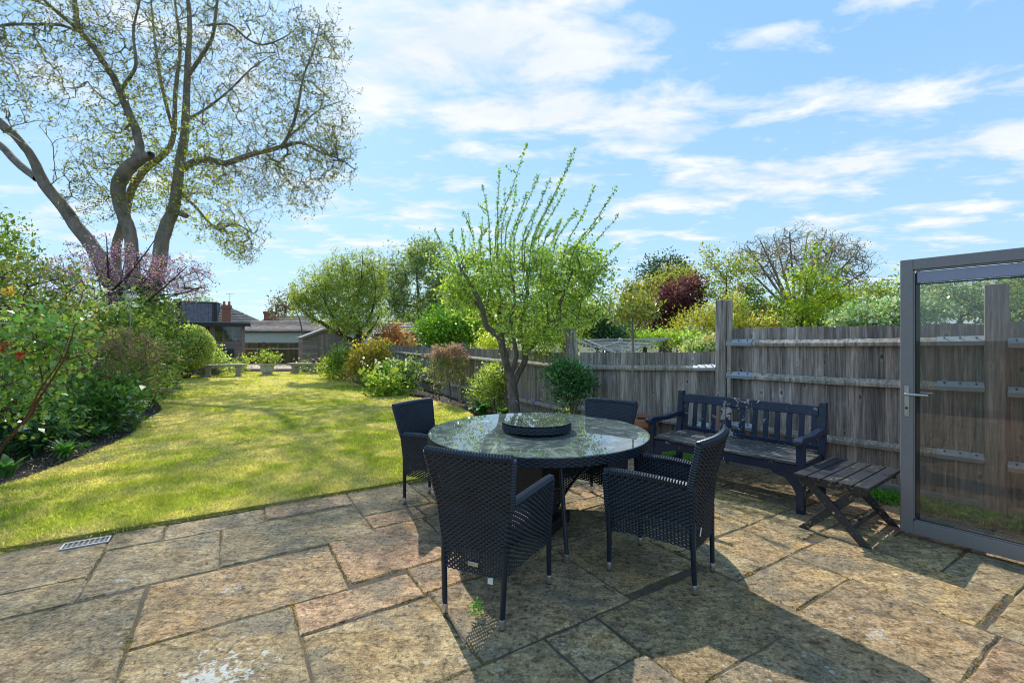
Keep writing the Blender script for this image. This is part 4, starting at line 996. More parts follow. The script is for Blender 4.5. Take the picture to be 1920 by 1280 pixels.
# C, D: the long run to the end of the garden
dC = Vector((-.586, 1, 0)).normalized(); fc = tag(empty('long_fence'), 'long low close-board fence running down the right side of the garden behind the shrubs', 'fence')
fC = Vector((dC.y, -dC.x, 0)); fC = -fC
if fC.x > 0: fC = -fC
nodes = [B0, Vector((-1.27, 11.56, 0)), Vector((-2.735, 14.05, 0)), Vector((-4.255, 16.65, 0)), Vector((-5.9, 19.4, 0)), Vector((-7.5, 22.2, 0)), Vector((-9.1, 25, 0)), Vector((-10.5, 27.6, 0))]
tops = [1.29, 1.31, 1.29, 1.30, 1.29, 1.30, 1.3, 1.3]
nodes = [nodes[0], (nodes[0] + nodes[1]) / 2] + nodes[1:]; tops = [1.29, 1.30] + tops[1:]
for i in range(len(nodes) - 1):
    p, q = nodes[i], nodes[i + 1]; d = (q - p).normalized(); m = MB(); boards(m, p + d * .07 - fC * .02, q - d * .06 - fC * .02, .16, tops[i], tops[i + 1], .085, .105, tint=(.7, 1.15)); m.build('board_panel', MATS['fence_mid'], fc)
    rail('rail', fc, p + d * .07, q - d * .06, tops[i] - .235, tops[i + 1] - .21, fC, brackets=(0, 0)); rail('rail', fc, p + d * .07, q - d * .06, .33, .33, fC, brackets=(0, 0), w=.055)
    m = MB(); c = (p + q) / 2; m.box((c.x, c.y, .07), ((q - p).length - .13, .04, .17), rz=math.atan2(d.y, d.x)); m.build('gravel_board', MATS['fence_mid'], fc, bevel=.003)
    if i: post(fc, p, tops[i] + .06 if i != 2 else 1.40, .10 if i > 2 else .11, cap=(i == 2), mat='fence_mid' if i < 3 else 'concrete')
# back fence and left boundary
bk = tag(empty('back_fence'), 'greenish close-board fence across the end of the garden between greenhouse and shed', 'fence')
p, q = Vector((-17.2, 27.2, 0)), Vector((-10.4, 27.8, 0)); nb = 3
for i in range(nb):
    a_ = p.lerp(q, i / nb); b_ = p.lerp(q, (i + 1) / nb); d = (b_ - a_).normalized(); m = MB(); boards(m, a_ + Vector((0, .03, 0)), b_ + Vector((0, .03, 0)), .1, 1.36, 1.36, .11, .14, tint=(.6, 1.25)); m.build('board_panel', MATS['fence_green'], bk)
    rail('rail', bk, a_, b_, 1.0, 1.0, Vector((0, -1, 0)), brackets=(0, 0), h=.09); post(bk, b_ + Vector((0, -.06, 0)), 1.40, .14, mat='fence_green')
lf = tag(empty('left_fence'), 'dark weathered fence hidden behind the shrubs of the left border', 'fence')
pts = [Vector((-7.2, 1.5, 0)), Vector((-8.9, 4.4, 0)), Vector((-10.6, 7.3, 0)), Vector((-12.3, 10.2, 0)), Vector((-14.0, 13.1, 0)), Vector((-15.7, 16.0, 0)), Vector((-17.4, 18.9, 0)), Vector((-19.0, 22, 0))]
for i in range(len(pts) - 1):
    a_, b_ = pts[i], pts[i + 1]; d = (b_ - a_).normalized(); m = MB(); boards(m, a_, b_, .1, 1.75, 1.75, .1, .125, tint=(.55, .95)); m.build('board_panel', MATS['fence_mid'], lf); post(lf, b_ + Vector((.08, -.02, 0)), 1.8, .1, mat='fence_mid')

# ---------------------------------------------------------------- terracotta pot with a standard tree
px_, py_ = 1.68, 6.12
pot = tag(empty('plant_pot', (px_, py_, .002)), 'terracotta pot at the fence behind the armchair, holding the small clipped tree', 'pot')
m = MB(); m.lathe([(.17, 0), (.175, .01), (.235, .36), (.245, .37), (.262, .375), (.268, .46), (.262, .475), (.232, .475), (.225, .43)], 40, cap=False); m.lathe([(.17, 0.0), (.0, 0.0)], 40, cap=False); m.build('body', MATS['terracotta'], pot, smooth=True)
m = MB(); m.lathe([(.228, .42), (.0, .43)], 30, cap=False); m.build('compost', MATS['soil'], pot)
s2 = tag(empty('plant_pot', (1.30, 6.55, .002)), 'second smaller terracotta pot half hidden behind the wicker chair', 'pot')
m = MB(); m.lathe([(.12, 0), (.17, .25), (.19, .255), (.192, .31), (.165, .31), (.16, .28)], 32, cap=False); m.build('body', MATS['terracotta'], s2, smooth=True); m = MB(); m.lathe([(.163, .28), (.0, .285)], 24, cap=False); m.build('compost', MATS['soil'], s2)

# ---------------------------------------------------------------- rotary airer over the fence
ax, ay = at(1163, 10)[:2]; ra = tag(empty('rotary_airer', (ax, ay, 0), .35), 'open rotary clothes airer with pale lines showing over the low fence', 'clothes airer')
m = MB(); m.tube([(0, 0, 0), (0, 0, 1.50)], .022, 10); m.build('pole', MATS['zinc'], ra, smooth=True); m = MB(); m.lathe([(.03, 1.44), (.05, 1.47), (.05, 1.52), (.02, 1.56)], 12); m.build('hub', MATS['zinc'], ra, smooth=True)
tips = []
for k in range(4):
    a = k * math.pi / 2 + .1; tip = (1.42 * math.cos(a), 1.42 * math.sin(a), 1.545); tips.append(tip); m = MB(); m.beam((.04 * math.cos(a), .04 * math.sin(a), 1.20), tip, .028, .018); m.build('arm', MATS['rope'], ra)
    m = MB(); m.beam((.03 * math.cos(a), .03 * math.sin(a), 1.47), (.62 * math.cos(a), .62 * math.sin(a), 1.345), .02, .012); m.build('strut', MATS['zinc'], ra)
m = MB()
for j in range(3, 12):
    f_ = j / 11
    for k in range(4):
        a, b = tips[k], tips[(k + 1) % 4]; A_ = Vector((a[0] * f_, a[1] * f_, 1.20 + .345 * f_)); B_ = Vector((b[0] * f_, b[1] * f_, 1.20 + .345 * f_)); C_ = (A_ + B_) / 2 - Vector((0, 0, .02)); m.tube([A_, C_, B_], .0045, 4)
m.build('lines', MATS['rope'], ra)

# ---------------------------------------------------------------- stone benches, urn, ball
def stone_bench(base, rz, L, H, label):
    o = tag(empty('stone_bench', (base[0], base[1], .02), rz), label, 'bench', 'stone benches at the end of the lawn')
    m = MB(); m.box((0, 0, H - .04), (L, .40, .08)); m.build('seat', MATS['stone'], o, bevel=.02, seg=2)
    for s in (-1, 1):
        x = s * (L / 2 - .28); m = MB(); sec = [(-.13, 0), (.13, 0), (.13, .05), (.085, .10), (.085, H - .17), (.125, H - .12), (.125, H - .081), (-.125, H - .081), (-.125, H - .12), (-.085, H - .17), (-.085, .10), (-.13, .05)]
        m.prism(sec, lambda a, b: (x + a, -.14, b), (0, .28, 0)); m.build('leg', MATS['stone'], o, bevel=.008)
    return o
b1 = at(419, 18.6); stone_bench(b1, .42, 1.62, .50, 'pale stone garden bench left of the urn on the lawn')
b2 = at(571, 20.4); stone_bench(b2, -.06, 1.45, .46, 'pale stone garden bench by the shed with a small red ball on it')
b3 = at(358, 18.3); stone_bench(b3, .35, 1.5, .40, 'stone bench half buried under the round variegated bush')
bx, by, _ = at(588, 20.36); bl = MB(); bl.lathe([(.001, -.09)] + [(.09 * math.cos(math.radians(a)), .09 * math.sin(math.radians(a))) for a in range(-80, 90, 16)], 16); ba = bl.build('ball', simple('redball', (.30, .07, .045), .5), None, smooth=True); ba.location = (bx, by, .02 + .46 + .088); tag(ba, 'small dark red ball resting on the right stone bench', 'ball')
ux_, uy_, _ = at(501, 19.7); ur = tag(empty('urn', (ux_, uy_, .02)), 'weathered white stone urn planter at the far lawn edge', 'urn')
m = MB(); m.lathe([(.20, 0), (.21, .03), (.17, .06), (.25, .12), (.27, .25), (.26, .36), (.30, .40), (.355, .43), (.35, .46), (.27, .46), (.25, .40)], 28, cap=False); m.build('body', simple('urnstone', (.55, .52, .47), .9, 0, .35, 12, .5), ur, smooth=True); m = MB(); m.lathe([(.26, .42), (0, .43)], 20, cap=False); m.build('compost', MATS['soil'], ur)

# ---------------------------------------------------------------- raised paving at the end, rubble wall
m = MB(); m.prism([(-19, 22.3), (-8.3, 22.3), (-9.5, 29), (-19, 29)], lambda a, b: (a, b, -.05), (0, 0, .16)); tag(m.build('far_paving', simple('pinkpave', (.50, .36, .28), .9, 0, .25, 3, .3)), kind='structure')
rw = tag(empty('rubble_wall', at(350, 19.3)), 'low dry rubble wall under the variegated bush behind the stone bench', 'wall'); m = MB()
for r in range(3):
    x = -1.7
    while x < 1.3: w_ = random.uniform(.18, .38); t_ = random.uniform(.6, 1.2); m.cur = (t_, t_, t_); m.box((x + w_ / 2, random.uniform(-.03, .03), .07 + r * .125), (w_ - .02, .25, .115), rz=random.uniform(-.06, .06)); x += w_
m.build('stones', simple('rubble', (.30, .27, .22), .95, 0, .35, 10, .6, attr=True), rw, bevel=.02, seg=1)

# ---------------------------------------------------------------- garden shed
sx0, sy0, _ = at(607, 25.0); sh = tag(empty('garden_shed', (sx0, sy0, .1), .53), 'small brown overlap-board garden shed with a pitched felt roof', 'shed')
W, D, E_, A_ = 2.30, 2.0, 1.56, 2.02; SW = MATS['shedwood']
m = MB()
for i in range(12):
    z = i * .13; t_ = random.uniform(.8, 1.15); m.cur = (t_,) * 3
    for x0, x1 in ((-W / 2, -.42), (.42, W / 2)): m.box(((x0 + x1) / 2, -D / 2 - .0, z + .07), (x1 - x0, .03, .142), M=Matrix.Rotation(-.24, 4, 'X'))
m.prism([(-W / 2, E_), (W / 2, E_), (0, A_)], lambda a, b: (a, -D / 2 + .012, b), (0, -.02, 0)); m.build('front_wall', SW, sh)
for s in (-1, 1):
    m = MB()
    for i in range(12): t_ = random.uniform(.8, 1.2); m.cur = (t_,) * 3; m.box((s * W / 2, 0, i * .13 + .07), (.03, D, .142), M=Matrix.Rotation(s * .24, 4, 'Y'))
    m.build('side_wall', SW, sh)
m = MB(); m.box((0, D / 2, E_ / 2), (W, .03, E_)); m.prism([(-W / 2, E_), (W / 2, E_), (0, A_)], lambda a, b: (a, D / 2 - .012, b), (0, .02, 0)); m.build('rear_wall', SW, sh)
m = MB()
for i in range(7): t_ = random.uniform(.75, 1.1); m.cur = (t_,) * 3; m.box((-.35 + i * .118, -D / 2 - .035, .86), (.110, .025, 1.72))
dd = m.build('door', SW, sh)
m = MB(); m.box((-.28, -D / 2 - .055, 1.0), (.22, .01, .035)); m.build('latch', MATS['zinc'], dd); m = MB(); m.box((.38, -D / 2 - .055, 1.1), (.16, .01, .03)); m.build('hinge', MATS['zinc'], dd)
for s in (-1, 1):
    m = MB(); m.add([(s * (W / 2 + .12), -D / 2 - .13, E_ - .03), (0, -D / 2 - .13, A_ + .03), (0, D / 2 + .1, A_ + .03), (s * (W / 2 + .12), D / 2 + .1, E_ - .03), (s * (W / 2 + .12), -D / 2 - .13, E_ - .005), (0, -D / 2 - .13, A_ + .06), (0, D / 2 + .1, A_ + .06), (s * (W / 2 + .12), D / 2 + .1, E_ - .005)], [(0, 1, 2, 3), (4, 5, 6, 7), (0, 1, 5, 4), (1, 2, 6, 5), (2, 3, 7, 6), (3, 0, 4, 7)]); m.build('roof', MATS['felt'], sh)
    m = MB(); m.beam((s * (W / 2 + .10), -D / 2 - .145, E_ - .06), (0, -D / 2 - .145, A_), .02, .09); m.build('bargeboard', SW, sh)

# ---------------------------------------------------------------- summerhouse with the big window
W = 6.6; GT = .52; gcx = at(459, 24)[0] - 3.3 * math.cos(GT); gcy = 24 - 3.3 * math.sin(GT); gh = tag(empty('summerhouse', (gcx, gcy, .1), GT), 'dark timber summerhouse with a flat roof and a wide window full of pots', 'summerhouse')
CL = MATS['clad']; m = MB(); x0, x1 = -W / 2 + .1, W / 2
for i in range(10): t_ = random.uniform(.8, 1.15); m.cur = (t_,) * 3; m.box((0, 0, .065 + i * .13), (W - .1, .035, .137), M=Matrix.Rotation(-.22, 4, 'X'))
m.build('front_wall', CL, gh)
for s in (-1, 1):
    m = MB()
    for i in range(17): t_ = random.uniform(.8, 1.1); m.cur = (t_,) * 3; m.box((s * (W / 2 - .04), 1.25, .065 + i * .13), (.035, 2.5, .137), M=Matrix.Rotation(s * .1, 4, 'Y'))
    m.build('side_wall', CL, gh)
m = MB(); m.box((0, 2.5, 1.1), (W - .1, .04, 2.2)); m.build('rear_wall', CL, gh); m = MB(); m.box((0, 1.3, .02), (W - .2, 2.4, .04)); m.build('floor_boards', CL, gh)
for k, (a, b) in enumerate(((-2.9, -.1), (.0, 1.82), (1.92, 3.18))):
    m = MB()
    for c, s_ in ((((a + b) / 2, 0, 1.31), (b - a, .07, .06)), (((a + b) / 2, 0, 2.14), (b - a, .07, .07)), ((a + .03, 0, 1.72), (.06, .07, .78)), ((b - .03, 0, 1.72), (.06, .07, .78))): m.box(c, s_)
    wf = m.build('window', CL, gh, bevel=.006); m = MB(); m.box(((a + b) / 2, 0, 1.72), (b - a - .12, .008, .78)); m.build('pane', MATS['window_glass'], wf)
m = MB(); m.box((-.05, 0, 1.72), (.09, .08, .9)); m.box((1.87, 0, 1.72), (.09, .08, .9)); m.box((W / 2 - .06, 0, 1.1), (.12, .08, 2.2)); m.build('corner_post', CL, gh)
m = MB(); m.box((0, 1.1, 2.31), (W + .5, 3.1, .05)); m.build('roof', MATS['felt'], gh, bevel=.004); m = MB(); m.box((0, -.46, 2.22), (W + .5, .03, .16)); m.box((W / 2 + .25, 1.1, 2.22), (.03, 3.08, .16)); m.build('fascia', MATS['fascia'], gh)
m = MB(); m.box((1.3, .22, 1.33), (4.0, .36, .03)); m.build('shelf', CL, gh)
m = MB(); m.box((2.46, -.05, .76), (.72, .06, .40)); m.box((2.46, -.09, .90), (.66, .02, .08)); m.box((2.46, -.09, .78), (.66, .02, .08)); m.box((2.46, -.09, .66), (.66, .02, .08)); m.build('vent_panel', MATS['navy'], gh, bevel=.005)
items = [('plant_pot', 'orange clay pot at the left of the summerhouse window', 'pot', -.05, .10, .20, (.5, .2, .06)), ('plant_pot', 'small brown pot on the summerhouse window shelf', 'pot', .12, .07, .14, (.3, .15, .08)),
         ('jug', 'white jug on the summerhouse window shelf', 'jug', .42, .075, .28, (.75, .78, .8)), ('tin', 'pale blue tin on the summerhouse window shelf', 'tin', .58, .06, .18, (.35, .5, .65)), ('bottle', 'tall green bottle in the summerhouse window', 'bottle', .95, .10, .62, (.12, .3, .16)),
         ('bottle', 'pale turquoise bottle in the middle of the summerhouse window', 'bottle', 1.18, .07, .62, (.35, .55, .5)), ('plant_pot', 'white pot at the right of the summerhouse window', 'pot', 1.42, .09, .24, (.8, .8, .8)), ('tin', 'red tin at the right end of the summerhouse window', 'tin', 1.75, .07, .2, (.4, .08, .06))]
Mg = Matrix.Translation((gcx, gcy, .1)) @ Matrix.Rotation(GT, 4, 'Z')
for n_, lab, cat, x, r, h, c in items:
    r *= .62; h *= .8
    m = MB(); m.cur = c; pr = {'plant_pot': [(r * .7, 0), (r * .95, h * .8), (r * 1.1, h * .82), (r * 1.1, h)], 'jug': [(r * .7, 0), (r, h * .3), (r * .7, h * .75), (r * .85, h)], 'tin': [(r, 0), (r, h * .96), (r * .95, h)], 'bottle': [(r, 0), (r, h * .55), (r * .35, h * .75), (r * .3, h)]}[n_]
    m.lathe(pr, 14); o = m.build(n_, MATS['plain'], None, smooth=True); o.location = Mg @ Vector((2.07 + (x + .05) * .55, .16, 1.346)); o.rotation_euler = (0, 0, GT); tag(o, lab, cat)
m = MB(); m.cur = (.7, .35, .5); m.lathe([(.10, 0), (.14, .12), (.11, .26), (.05, .34)], 12); o = m.build('doll', MATS['plain'], None, smooth=True); o.location = Mg @ Vector((2.78, .3, 1.66)); tag(o, 'pink soft toy hanging high in the summerhouse window', 'toy')
m = MB(); m.tube([(0, 0, .3), (0, 0, .55)], .006, 5); m.build('string', MATS['rope'], o)

# ---------------------------------------------------------------- neighbours' buildings beyond
ga0 = at(455, 32)[0]; gar = tag(empty('garage', (ga0 + 4.0, 34, 0), .0), 'long low outbuilding with sage green siding and a weathered tiled roof', 'garage')
m = MB()
for i in range(9): m.box((0, -1.5, .13 + i * .245), (9.5, .03, .25), M=Matrix.Rotation(-.05, 4, 'X'))
m.build('siding', MATS['sage'], gar); m = MB(); m.box((4.74, .75, 1.05), (.03, 4.5, 2.1)); m.box((-4.74, .75, 1.05), (.03, 4.5, 2.1)); m.box((0, 3.0, 1.05), (9.5, .03, 2.1)); m.build('wall', MATS['sage'], gar)
def tiles(name, P0, P1, P2, P3, mat, parent, rows=14, tint=(.75, 1.2)):
    """courses of tiles laid up a slope P0-P1 (eaves) to P3-P2 (ridge)"""
    m = MB(); P0, P1, P2, P3 = map(Vector, (P0, P1, P2, P3)); n = (P1 - P0).cross(P3 - P0).normalized()
    if n.z < 0: n = -n
    for i in range(rows):
        a0 = P0.lerp(P3, i / rows); a1 = P1.lerp(P2, i / rows); b0 = P0.lerp(P3, (i + 1) / rows); b1 = P1.lerp(P2, (i + 1) / rows); L = (a1 - a0).length; k = max(1, int(L / .30))
        for j in range(k):
            t_ = random.uniform(*tint); m.cur = (t_, t_ * .98, t_ * .95); u0, u1 = (j + .03) / k, (j + .97) / k; up = n * (.035 + random.uniform(0, .008)); dn = n * .006
            m.quad(a0.lerp(a1, u0) + up, a0.lerp(a1, u1) + up, b0.lerp(b1, u1) + dn, b0.lerp(b1, u0) + dn); m.quad(a0.lerp(a1, u0), a0.lerp(a1, u1), a0.lerp(a1, u1) + up, a0.lerp(a1, u0) + up)
    m.cur = (.6, .6, .6); m.quad(P0, P1, P2, P3); return m.build(name, mat, parent)
RT = simple('rt_attr', (.24, .20, .17), .9, 0, .3, 5, .5, attr=True); SLT = simple('sl_attr', (.19, .18, .23), .7, 0, .25, 5, .4, attr=True)
tiles('roof', (-4.9, -1.7, 2.15), (4.9, -1.7, 2.15), (4.9, .75, 2.98), (-4.9, .75, 2.98), RT, gar, 9); tiles('roof', (-4.9, 3.2, 2.15), (4.9, 3.2, 2.15), (4.9, .75, 2.98), (-4.9, .75, 2.98), RT, gar, 9)
m = MB(); m.box((0, -1.72, 2.10), (9.8, .05, .09)); m.build('gutter', MATS['fascia'], gar)
# bungalow, slate dormer and chimney
hx0 = at(300, 42)[0]; bg_ = tag(empty('bungalow', (hx0 + 4.3, 44, 0), .42), 'tiled bungalow with a big slate dormer rising behind the summerhouse', 'house')
m = MB(); m.box((0, 2, 1.2), (10, 7, 2.4)); m.build('wall', MATS['brick'], bg_)
tiles('roof', (-6.2, -1.8, 2.3), (5.6, -1.8, 2.3), (.2, 2.2, 5.0), (-4, 2.2, 5.0), RT, bg_, 16); tiles('roof', (5.6, -1.8, 2.3), (5.6, 6.2, 2.3), (.2, 2.2, 5.0), (.2, 2.25, 5.0), RT, bg_, 12)
m = MB(); m.box((-1.7, .3, 4.05), (2.9, 2.6, 2.0)); dm = m.build('dormer', MATS['slate'], bg_); tiles('slate_face', (-2.9, -1.03, 3.1), (-.5, -1.03, 3.1), (-.5, -1.01, 4.98), (-2.9, -1.01, 4.98), SLT, dm, 10, (.85, 1.15))
for x in (-3.13, -.25): m = MB(); m.box((x, -1.05, 4.05), (.26, .1, 2.0)); m.build('corner_board', MATS['fascia'], dm)
m = MB(); m.box((-1.7, .25, 5.09), (3.2, 2.8, .08)); m.build('dormer_roof', MATS['felt'], dm)
w_ = Matrix.Rotation(-.42, 4, 'Z') @ Vector((at(425, 42)[0] - (hx0 + 4.3), 42 - 44, 0)); cx_ = w_.x; cy_ = w_.y
def chimney(parent, x, y, z0, z1, w_=.85):
    m = MB(); m.box((x, y, (z0 + z1) / 2), (w_, w_, z1 - z0)); c = m.build('chimney', MATS['brick'], parent); m = MB(); m.box((x, y, z1 - .18), (w_ + .14, w_ + .14, .3)); m.build('chimney_crown', MATS['brick'], c)
    for k in (-.2, .2): m = MB(); m.lathe([(.11, 0), (.12, .05), (.09, .3), (.12, .33), (.11, .36)], 12, (x + k, y, z1 - .03)); m.build('chimney_pot', MATS['terracotta'], c)
    return c
chimney(bg_, cx_, cy_, 2.4, 4.75, .62)
m = MB(); m.tube([(cx_ + .25, cy_, 4.6), (cx_ + .25, cy_, 5.9)], .02, 6); m.tube([(cx_ - .05, cy_, 5.8), (cx_ + .55, cy_, 5.85)], .015, 5)
for k in range(5): m.tube([(cx_ + k * .12, cy_ - .2, 5.82), (cx_ + k * .12, cy_ + .2, 5.82)], .01, 4)
m.build('aerial', MATS['zinc'], bg_)
h2 = tag(empty('house', (at(505, 52)[0], 55, 0)), 'distant tiled house roof with a brick chimney above the outbuilding', 'house')
m = MB(); m.box((1, 2, 1.3), (9, 6, 2.6)); m.build('wall', MATS['brick'], h2); tiles('roof', (-5.5, -1.5, 2.4), (6.5, -1.5, 2.4), (3, 1.8, 4.6), (-2, 1.8, 4.6), RT, h2, 12); tiles('roof', (-5.5, 5.4, 2.4), (-5.5, -1.5, 2.4), (-2, 1.8, 4.6), (-2, 1.85, 4.6), RT, h2, 12); chimney(h2, -1.6, 0.2, 2.5, 5.0, 1.0)
h3 = tag(empty('outbuilding', (at(760, 24)[0], 25, 0), -.3), 'dark timber outbuilding behind the far fence beside the lime green bush', 'shed')
m = MB(); m.box((0, 0, .95), (3.4, 2, 1.9)); m.build('wall', MATS['fence_mid'], h3); tiles('roof', (-2, -1.3, 1.85), (2, -1.3, 1.85), (2, .1, 2.5), (-2, .1, 2.5), SLT, h3, 7); tiles('roof', (-2, 1.3, 1.85), (2, 1.3, 1.85), (2, .1, 2.5), (-2, .1, 2.5), SLT, h3, 7)
# ---------------------------------------------------------------- trees
LG = [(.18, .235, .035), (.25, .30, .05), (.12, .17, .03), (.31, .35, .08)]
MG = [(.10, .15, .03), (.14, .19, .04), (.065, .10, .025), (.20, .24, .06)]
DG = [(.03, .07, .025), (.045, .10, .03), (.06, .12, .04)]
YG = [(.23, .27, .03), (.30, .32, .05), (.16, .21, .03)]
PUR = [(.09, .03, .05), (.14, .05, .075), (.06, .025, .035)]
GLD = [(.34, .26, .04), (.42, .32, .06), (.20, .20, .04), (.28, .16, .04)]
def W3(px, py, Y, dy=0): return at(px, Y + dy, py)

def big_tree():
    Yt = 21.0; bx = at(255, Yt)[0]; base = (bx, Yt, 0); root = tag(empty('spreading_tree', base), 'huge multi-stemmed tree with sparse new yellow-green leaves towering over the left border', 'tree')
    g = Grow(); B = np.array(base); s = Yt / F
    def L(pts, dy0=0, dy1=0, sub=4):
        n = len(pts); g.limb([np.array(W3(p[0], p[1], Yt, dy0 + (dy1 - dy0) * i / (n - 1))) - B for i, p in enumerate(pts)], [p[2] * s * .74 for p in pts], wob=.05, sub=sub)
    L([(255, 715, 42), (255, 660, 36), (257, 615, 32), (258, 580, 28)])
    L([(258, 580, 24), (285, 540, 19), (298, 500, 17), (303, 455, 16), (314, 418, 15), (327, 385, 13), (333, 340, 12), (338, 300, 11.5), (346, 255, 10), (349, 200, 8.5), (351, 150, 7.5), (353, 100, 6.5), (356, 40, 5.5), (350, -40, 4), (352, -120, 2)], 0, .6)
    L([(340, 318, 9), (362, 304, 8), (390, 299, 7.5), (425, 306, 7), (460, 293, 6), (500, 283, 5.5), (530, 275, 5), (565, 268, 3.5), (600, 285, 2.6), (640, 300, 1.8), (665, 318, 1)], .3, -1.5)
    L([(530, 275, 4.2), (545, 245, 3.8), (555, 215, 3.4), (562, 180, 3), (570, 140, 2.2), (588, 95, 1.6), (600, 45, 1)], -1, -2)
    L([(520, 279, 2.6), (560, 240, 2.2), (600, 205, 1.7), (640, 190, 1)], -1, .5)
    L([(333, 360, 5), (350, 372, 4), (368, 390, 3.4), (390, 415, 2.8), (412, 430, 2.4), (440, 420, 1.9), (475, 438, 1.3)], .3, 1.2)
    L([(327, 395, 9), (345, 403, 7), (352, 405, 5)], .3, .2)
    L([(258, 580, 26), (252, 540, 18), (248, 495, 15), (244, 440, 13.5), (231, 400, 14.5), (222, 365, 15), (226, 338, 15.5), (243, 312, 15), (268, 297, 11), (284, 290, 8)], 0, -1)
    L([(252, 308, 12), (262, 275, 9.5), (254, 240, 9), (240, 208, 8.5), (225, 172, 8), (210, 140, 7), (188, 108, 6.2), (165, 76, 5.8), (147, 52, 5.4), (141, 10, 5), (136, -40, 4), (130, -110, 2)], -.8, -1.5)
    L([(150, 58, 4.4), (122, 35, 4), (90, 8, 3.4), (60, -25, 2.5)], -1.4, -2.5)
    L([(152, 60, 3.6), (110, 47, 3), (60, 46, 3), (20, 46, 3), (-20, 50, 2.5), (-80, 30, 1.5)], -1.4, -3)
    L([(225, 172, 4.5), (240, 150, 4), (255, 120, 3.4), (250, 60, 2.6), (262, 0, 1.8), (270, -60, 1)], -1.4, -2.6)
    L([(255, 560, 20), (225, 530, 13), (218, 470, 11), (236, 400, 10), (243, 365, 9.5), (262, 330, 8.5), (290, 303, 8), (314, 283, 7.2), (326, 250, 6.2), (329, 170, 5), (338, 90, 4), (330, 20, 3), (320, -60, 2)], .8, 1.6)
    L([(250, 600, 24), (215, 540, 19), (182, 475, 16.5), (142, 422, 14.5), (112, 380, 13), (84, 346, 12.5), (62, 300, 9.5), (40, 268, 8.5), (0, 228, 8), (-60, 175, 7), (-110, 90, 5), (-130, 0, 3)], .2, -2)
    L([(70, 335, 9), (32, 305, 8.5), (0, 272, 8), (-60, 238, 7), (-130, 215, 5)], -.8, .5)
    L([(326, 248, 4.5), (305, 170, 4), (292, 90, 3.2), (284, 10, 2.2), (280, -60, 1)], 1.3, 2.6)
    L([(351, 145, 5), (378, 105, 4.6), (398, 70, 4), (404, 30, 3.4), (412, -30, 2)], .4, -.6)
    L([(388, 48, 2.8), (430, 46, 2.6), (462, 72, 2.4), (492, 84, 2), (530, 72, 1.6), (560, 50, 1)], 0, -.8)
    L([(348, 225, 4), (385, 205, 3.2), (430, 170, 2.4), (470, 130, 1.8), (500, 110, 1)], .4, 1.4)
    # crown volume as picture-measured clouds given real depth
    T = []
    def cloudT(px, py, rx, ry, n, dy=0, rd=1.0):
        c = np.array(W3(px, py, Yt, dy)) - B; T.append(ell_pts(c, (rx * s, max(rx, ry) * s * rd * .8, ry * s), int(n * 1.6), .1, .3))
    cloudT(350, 120, 150, 180, 880, .6); cloudT(230, 120, 120, 160, 520, -.8); cloudT(480, 70, 120, 110, 420, 0); cloudT(580, 190, 85, 130, 620, -1.4, .8); cloudT(620, 290, 50, 65, 260, -1.4)
    cloudT(470, 260, 130, 90, 420, .3); cloudT(400, 345, 100, 75, 330, .3); cloudT(520, 335, 95, 65, 330, -.6); cloudT(570, 370, 50, 40, 60, -1); cloudT(210, 260, 100, 80, 330, -.5); cloudT(160, 330, 50, 50, 130, -.6); cloudT(195, 385, 70, 40, 110, -.3)
    cloudT(280, 330, 90, 70, 200, .8); cloudT(440, 435, 70, 45, 200, 1.0); cloudT(455, 475, 34, 26, 70, 1.1); cloudT(120, 90, 120, 90, 200, -2); cloudT(20, 140, 60, 95, 330, -2.8); cloudT(90, 30, 110, 60, 230, -2.2); cloudT(600, 80, 50, 60, 170, -1.6); cloudT(330, -60, 240, 80, 260, 0); cloudT(330, 400, 80, 50, 90, .8)
    T = np.concatenate(T); g.targets(T, seg=.34, bend=.16, curl=.2, r0=.0042, rmax=.06)
    g.wood('trunk', MATS['grey_bark'], root, 12)
    cen = np.array(W3(350, 200, Yt)) - B; d = unit(g.ends - cen); 
    P, dd = cloud(g.ends, 4, .055, g.enddir); col = [(.10, .11, .035), (.15, .155, .045), (.07, .07, .035), (.20, .20, .055)]
    mid = g.nodes[rng.permutation(len(g.nodes))[:8000]]; P2, _ = cloud(mid, 1, .07)
    inn = g.nodes[np.hypot((g.nodes[:, 0] - (at(325, Yt)[0] - bx)) / 2.6, (g.nodes[:, 2] - 7.2) / 5.5) < 1]; inn = inn[rng.permutation(len(inn))[:3200]]; P3, _ = cloud(inn, 2, .09)
    A1 = leaf_arrays(P, .10, col, .40, .15, .25, dirs=dd * .6, jit=.45); A2 = leaf_arrays(P2, .105, col, .45, .1); A3 = leaf_arrays(P3, .13, [(.24, .27, .02), (.16, .20, .02), (.28, .28, .03)], .55, .3)
    V, Q, C = join_arr([A1, A2, A3]); npmesh('foliage', V, Q, MATS['leaf'], root, C)
    # ivy on the stems
    IV = []; 
    for pts, rr in g.limbs[:2] + g.limbs[7:8]:
        for p, r in zip(pts, rr):
            if p[2] < 4.2: q = np.repeat(p[None], 160, 0) + unit(rng.normal(size=(160, 3))) * (r + .10); IV.append(q)
    V, Q, C = leaf_arrays(np.concatenate(IV), .12, DG, .8, .1); npmesh('ivy', V, Q, MATS['gloss_leaf'], root, C)
big_tree()

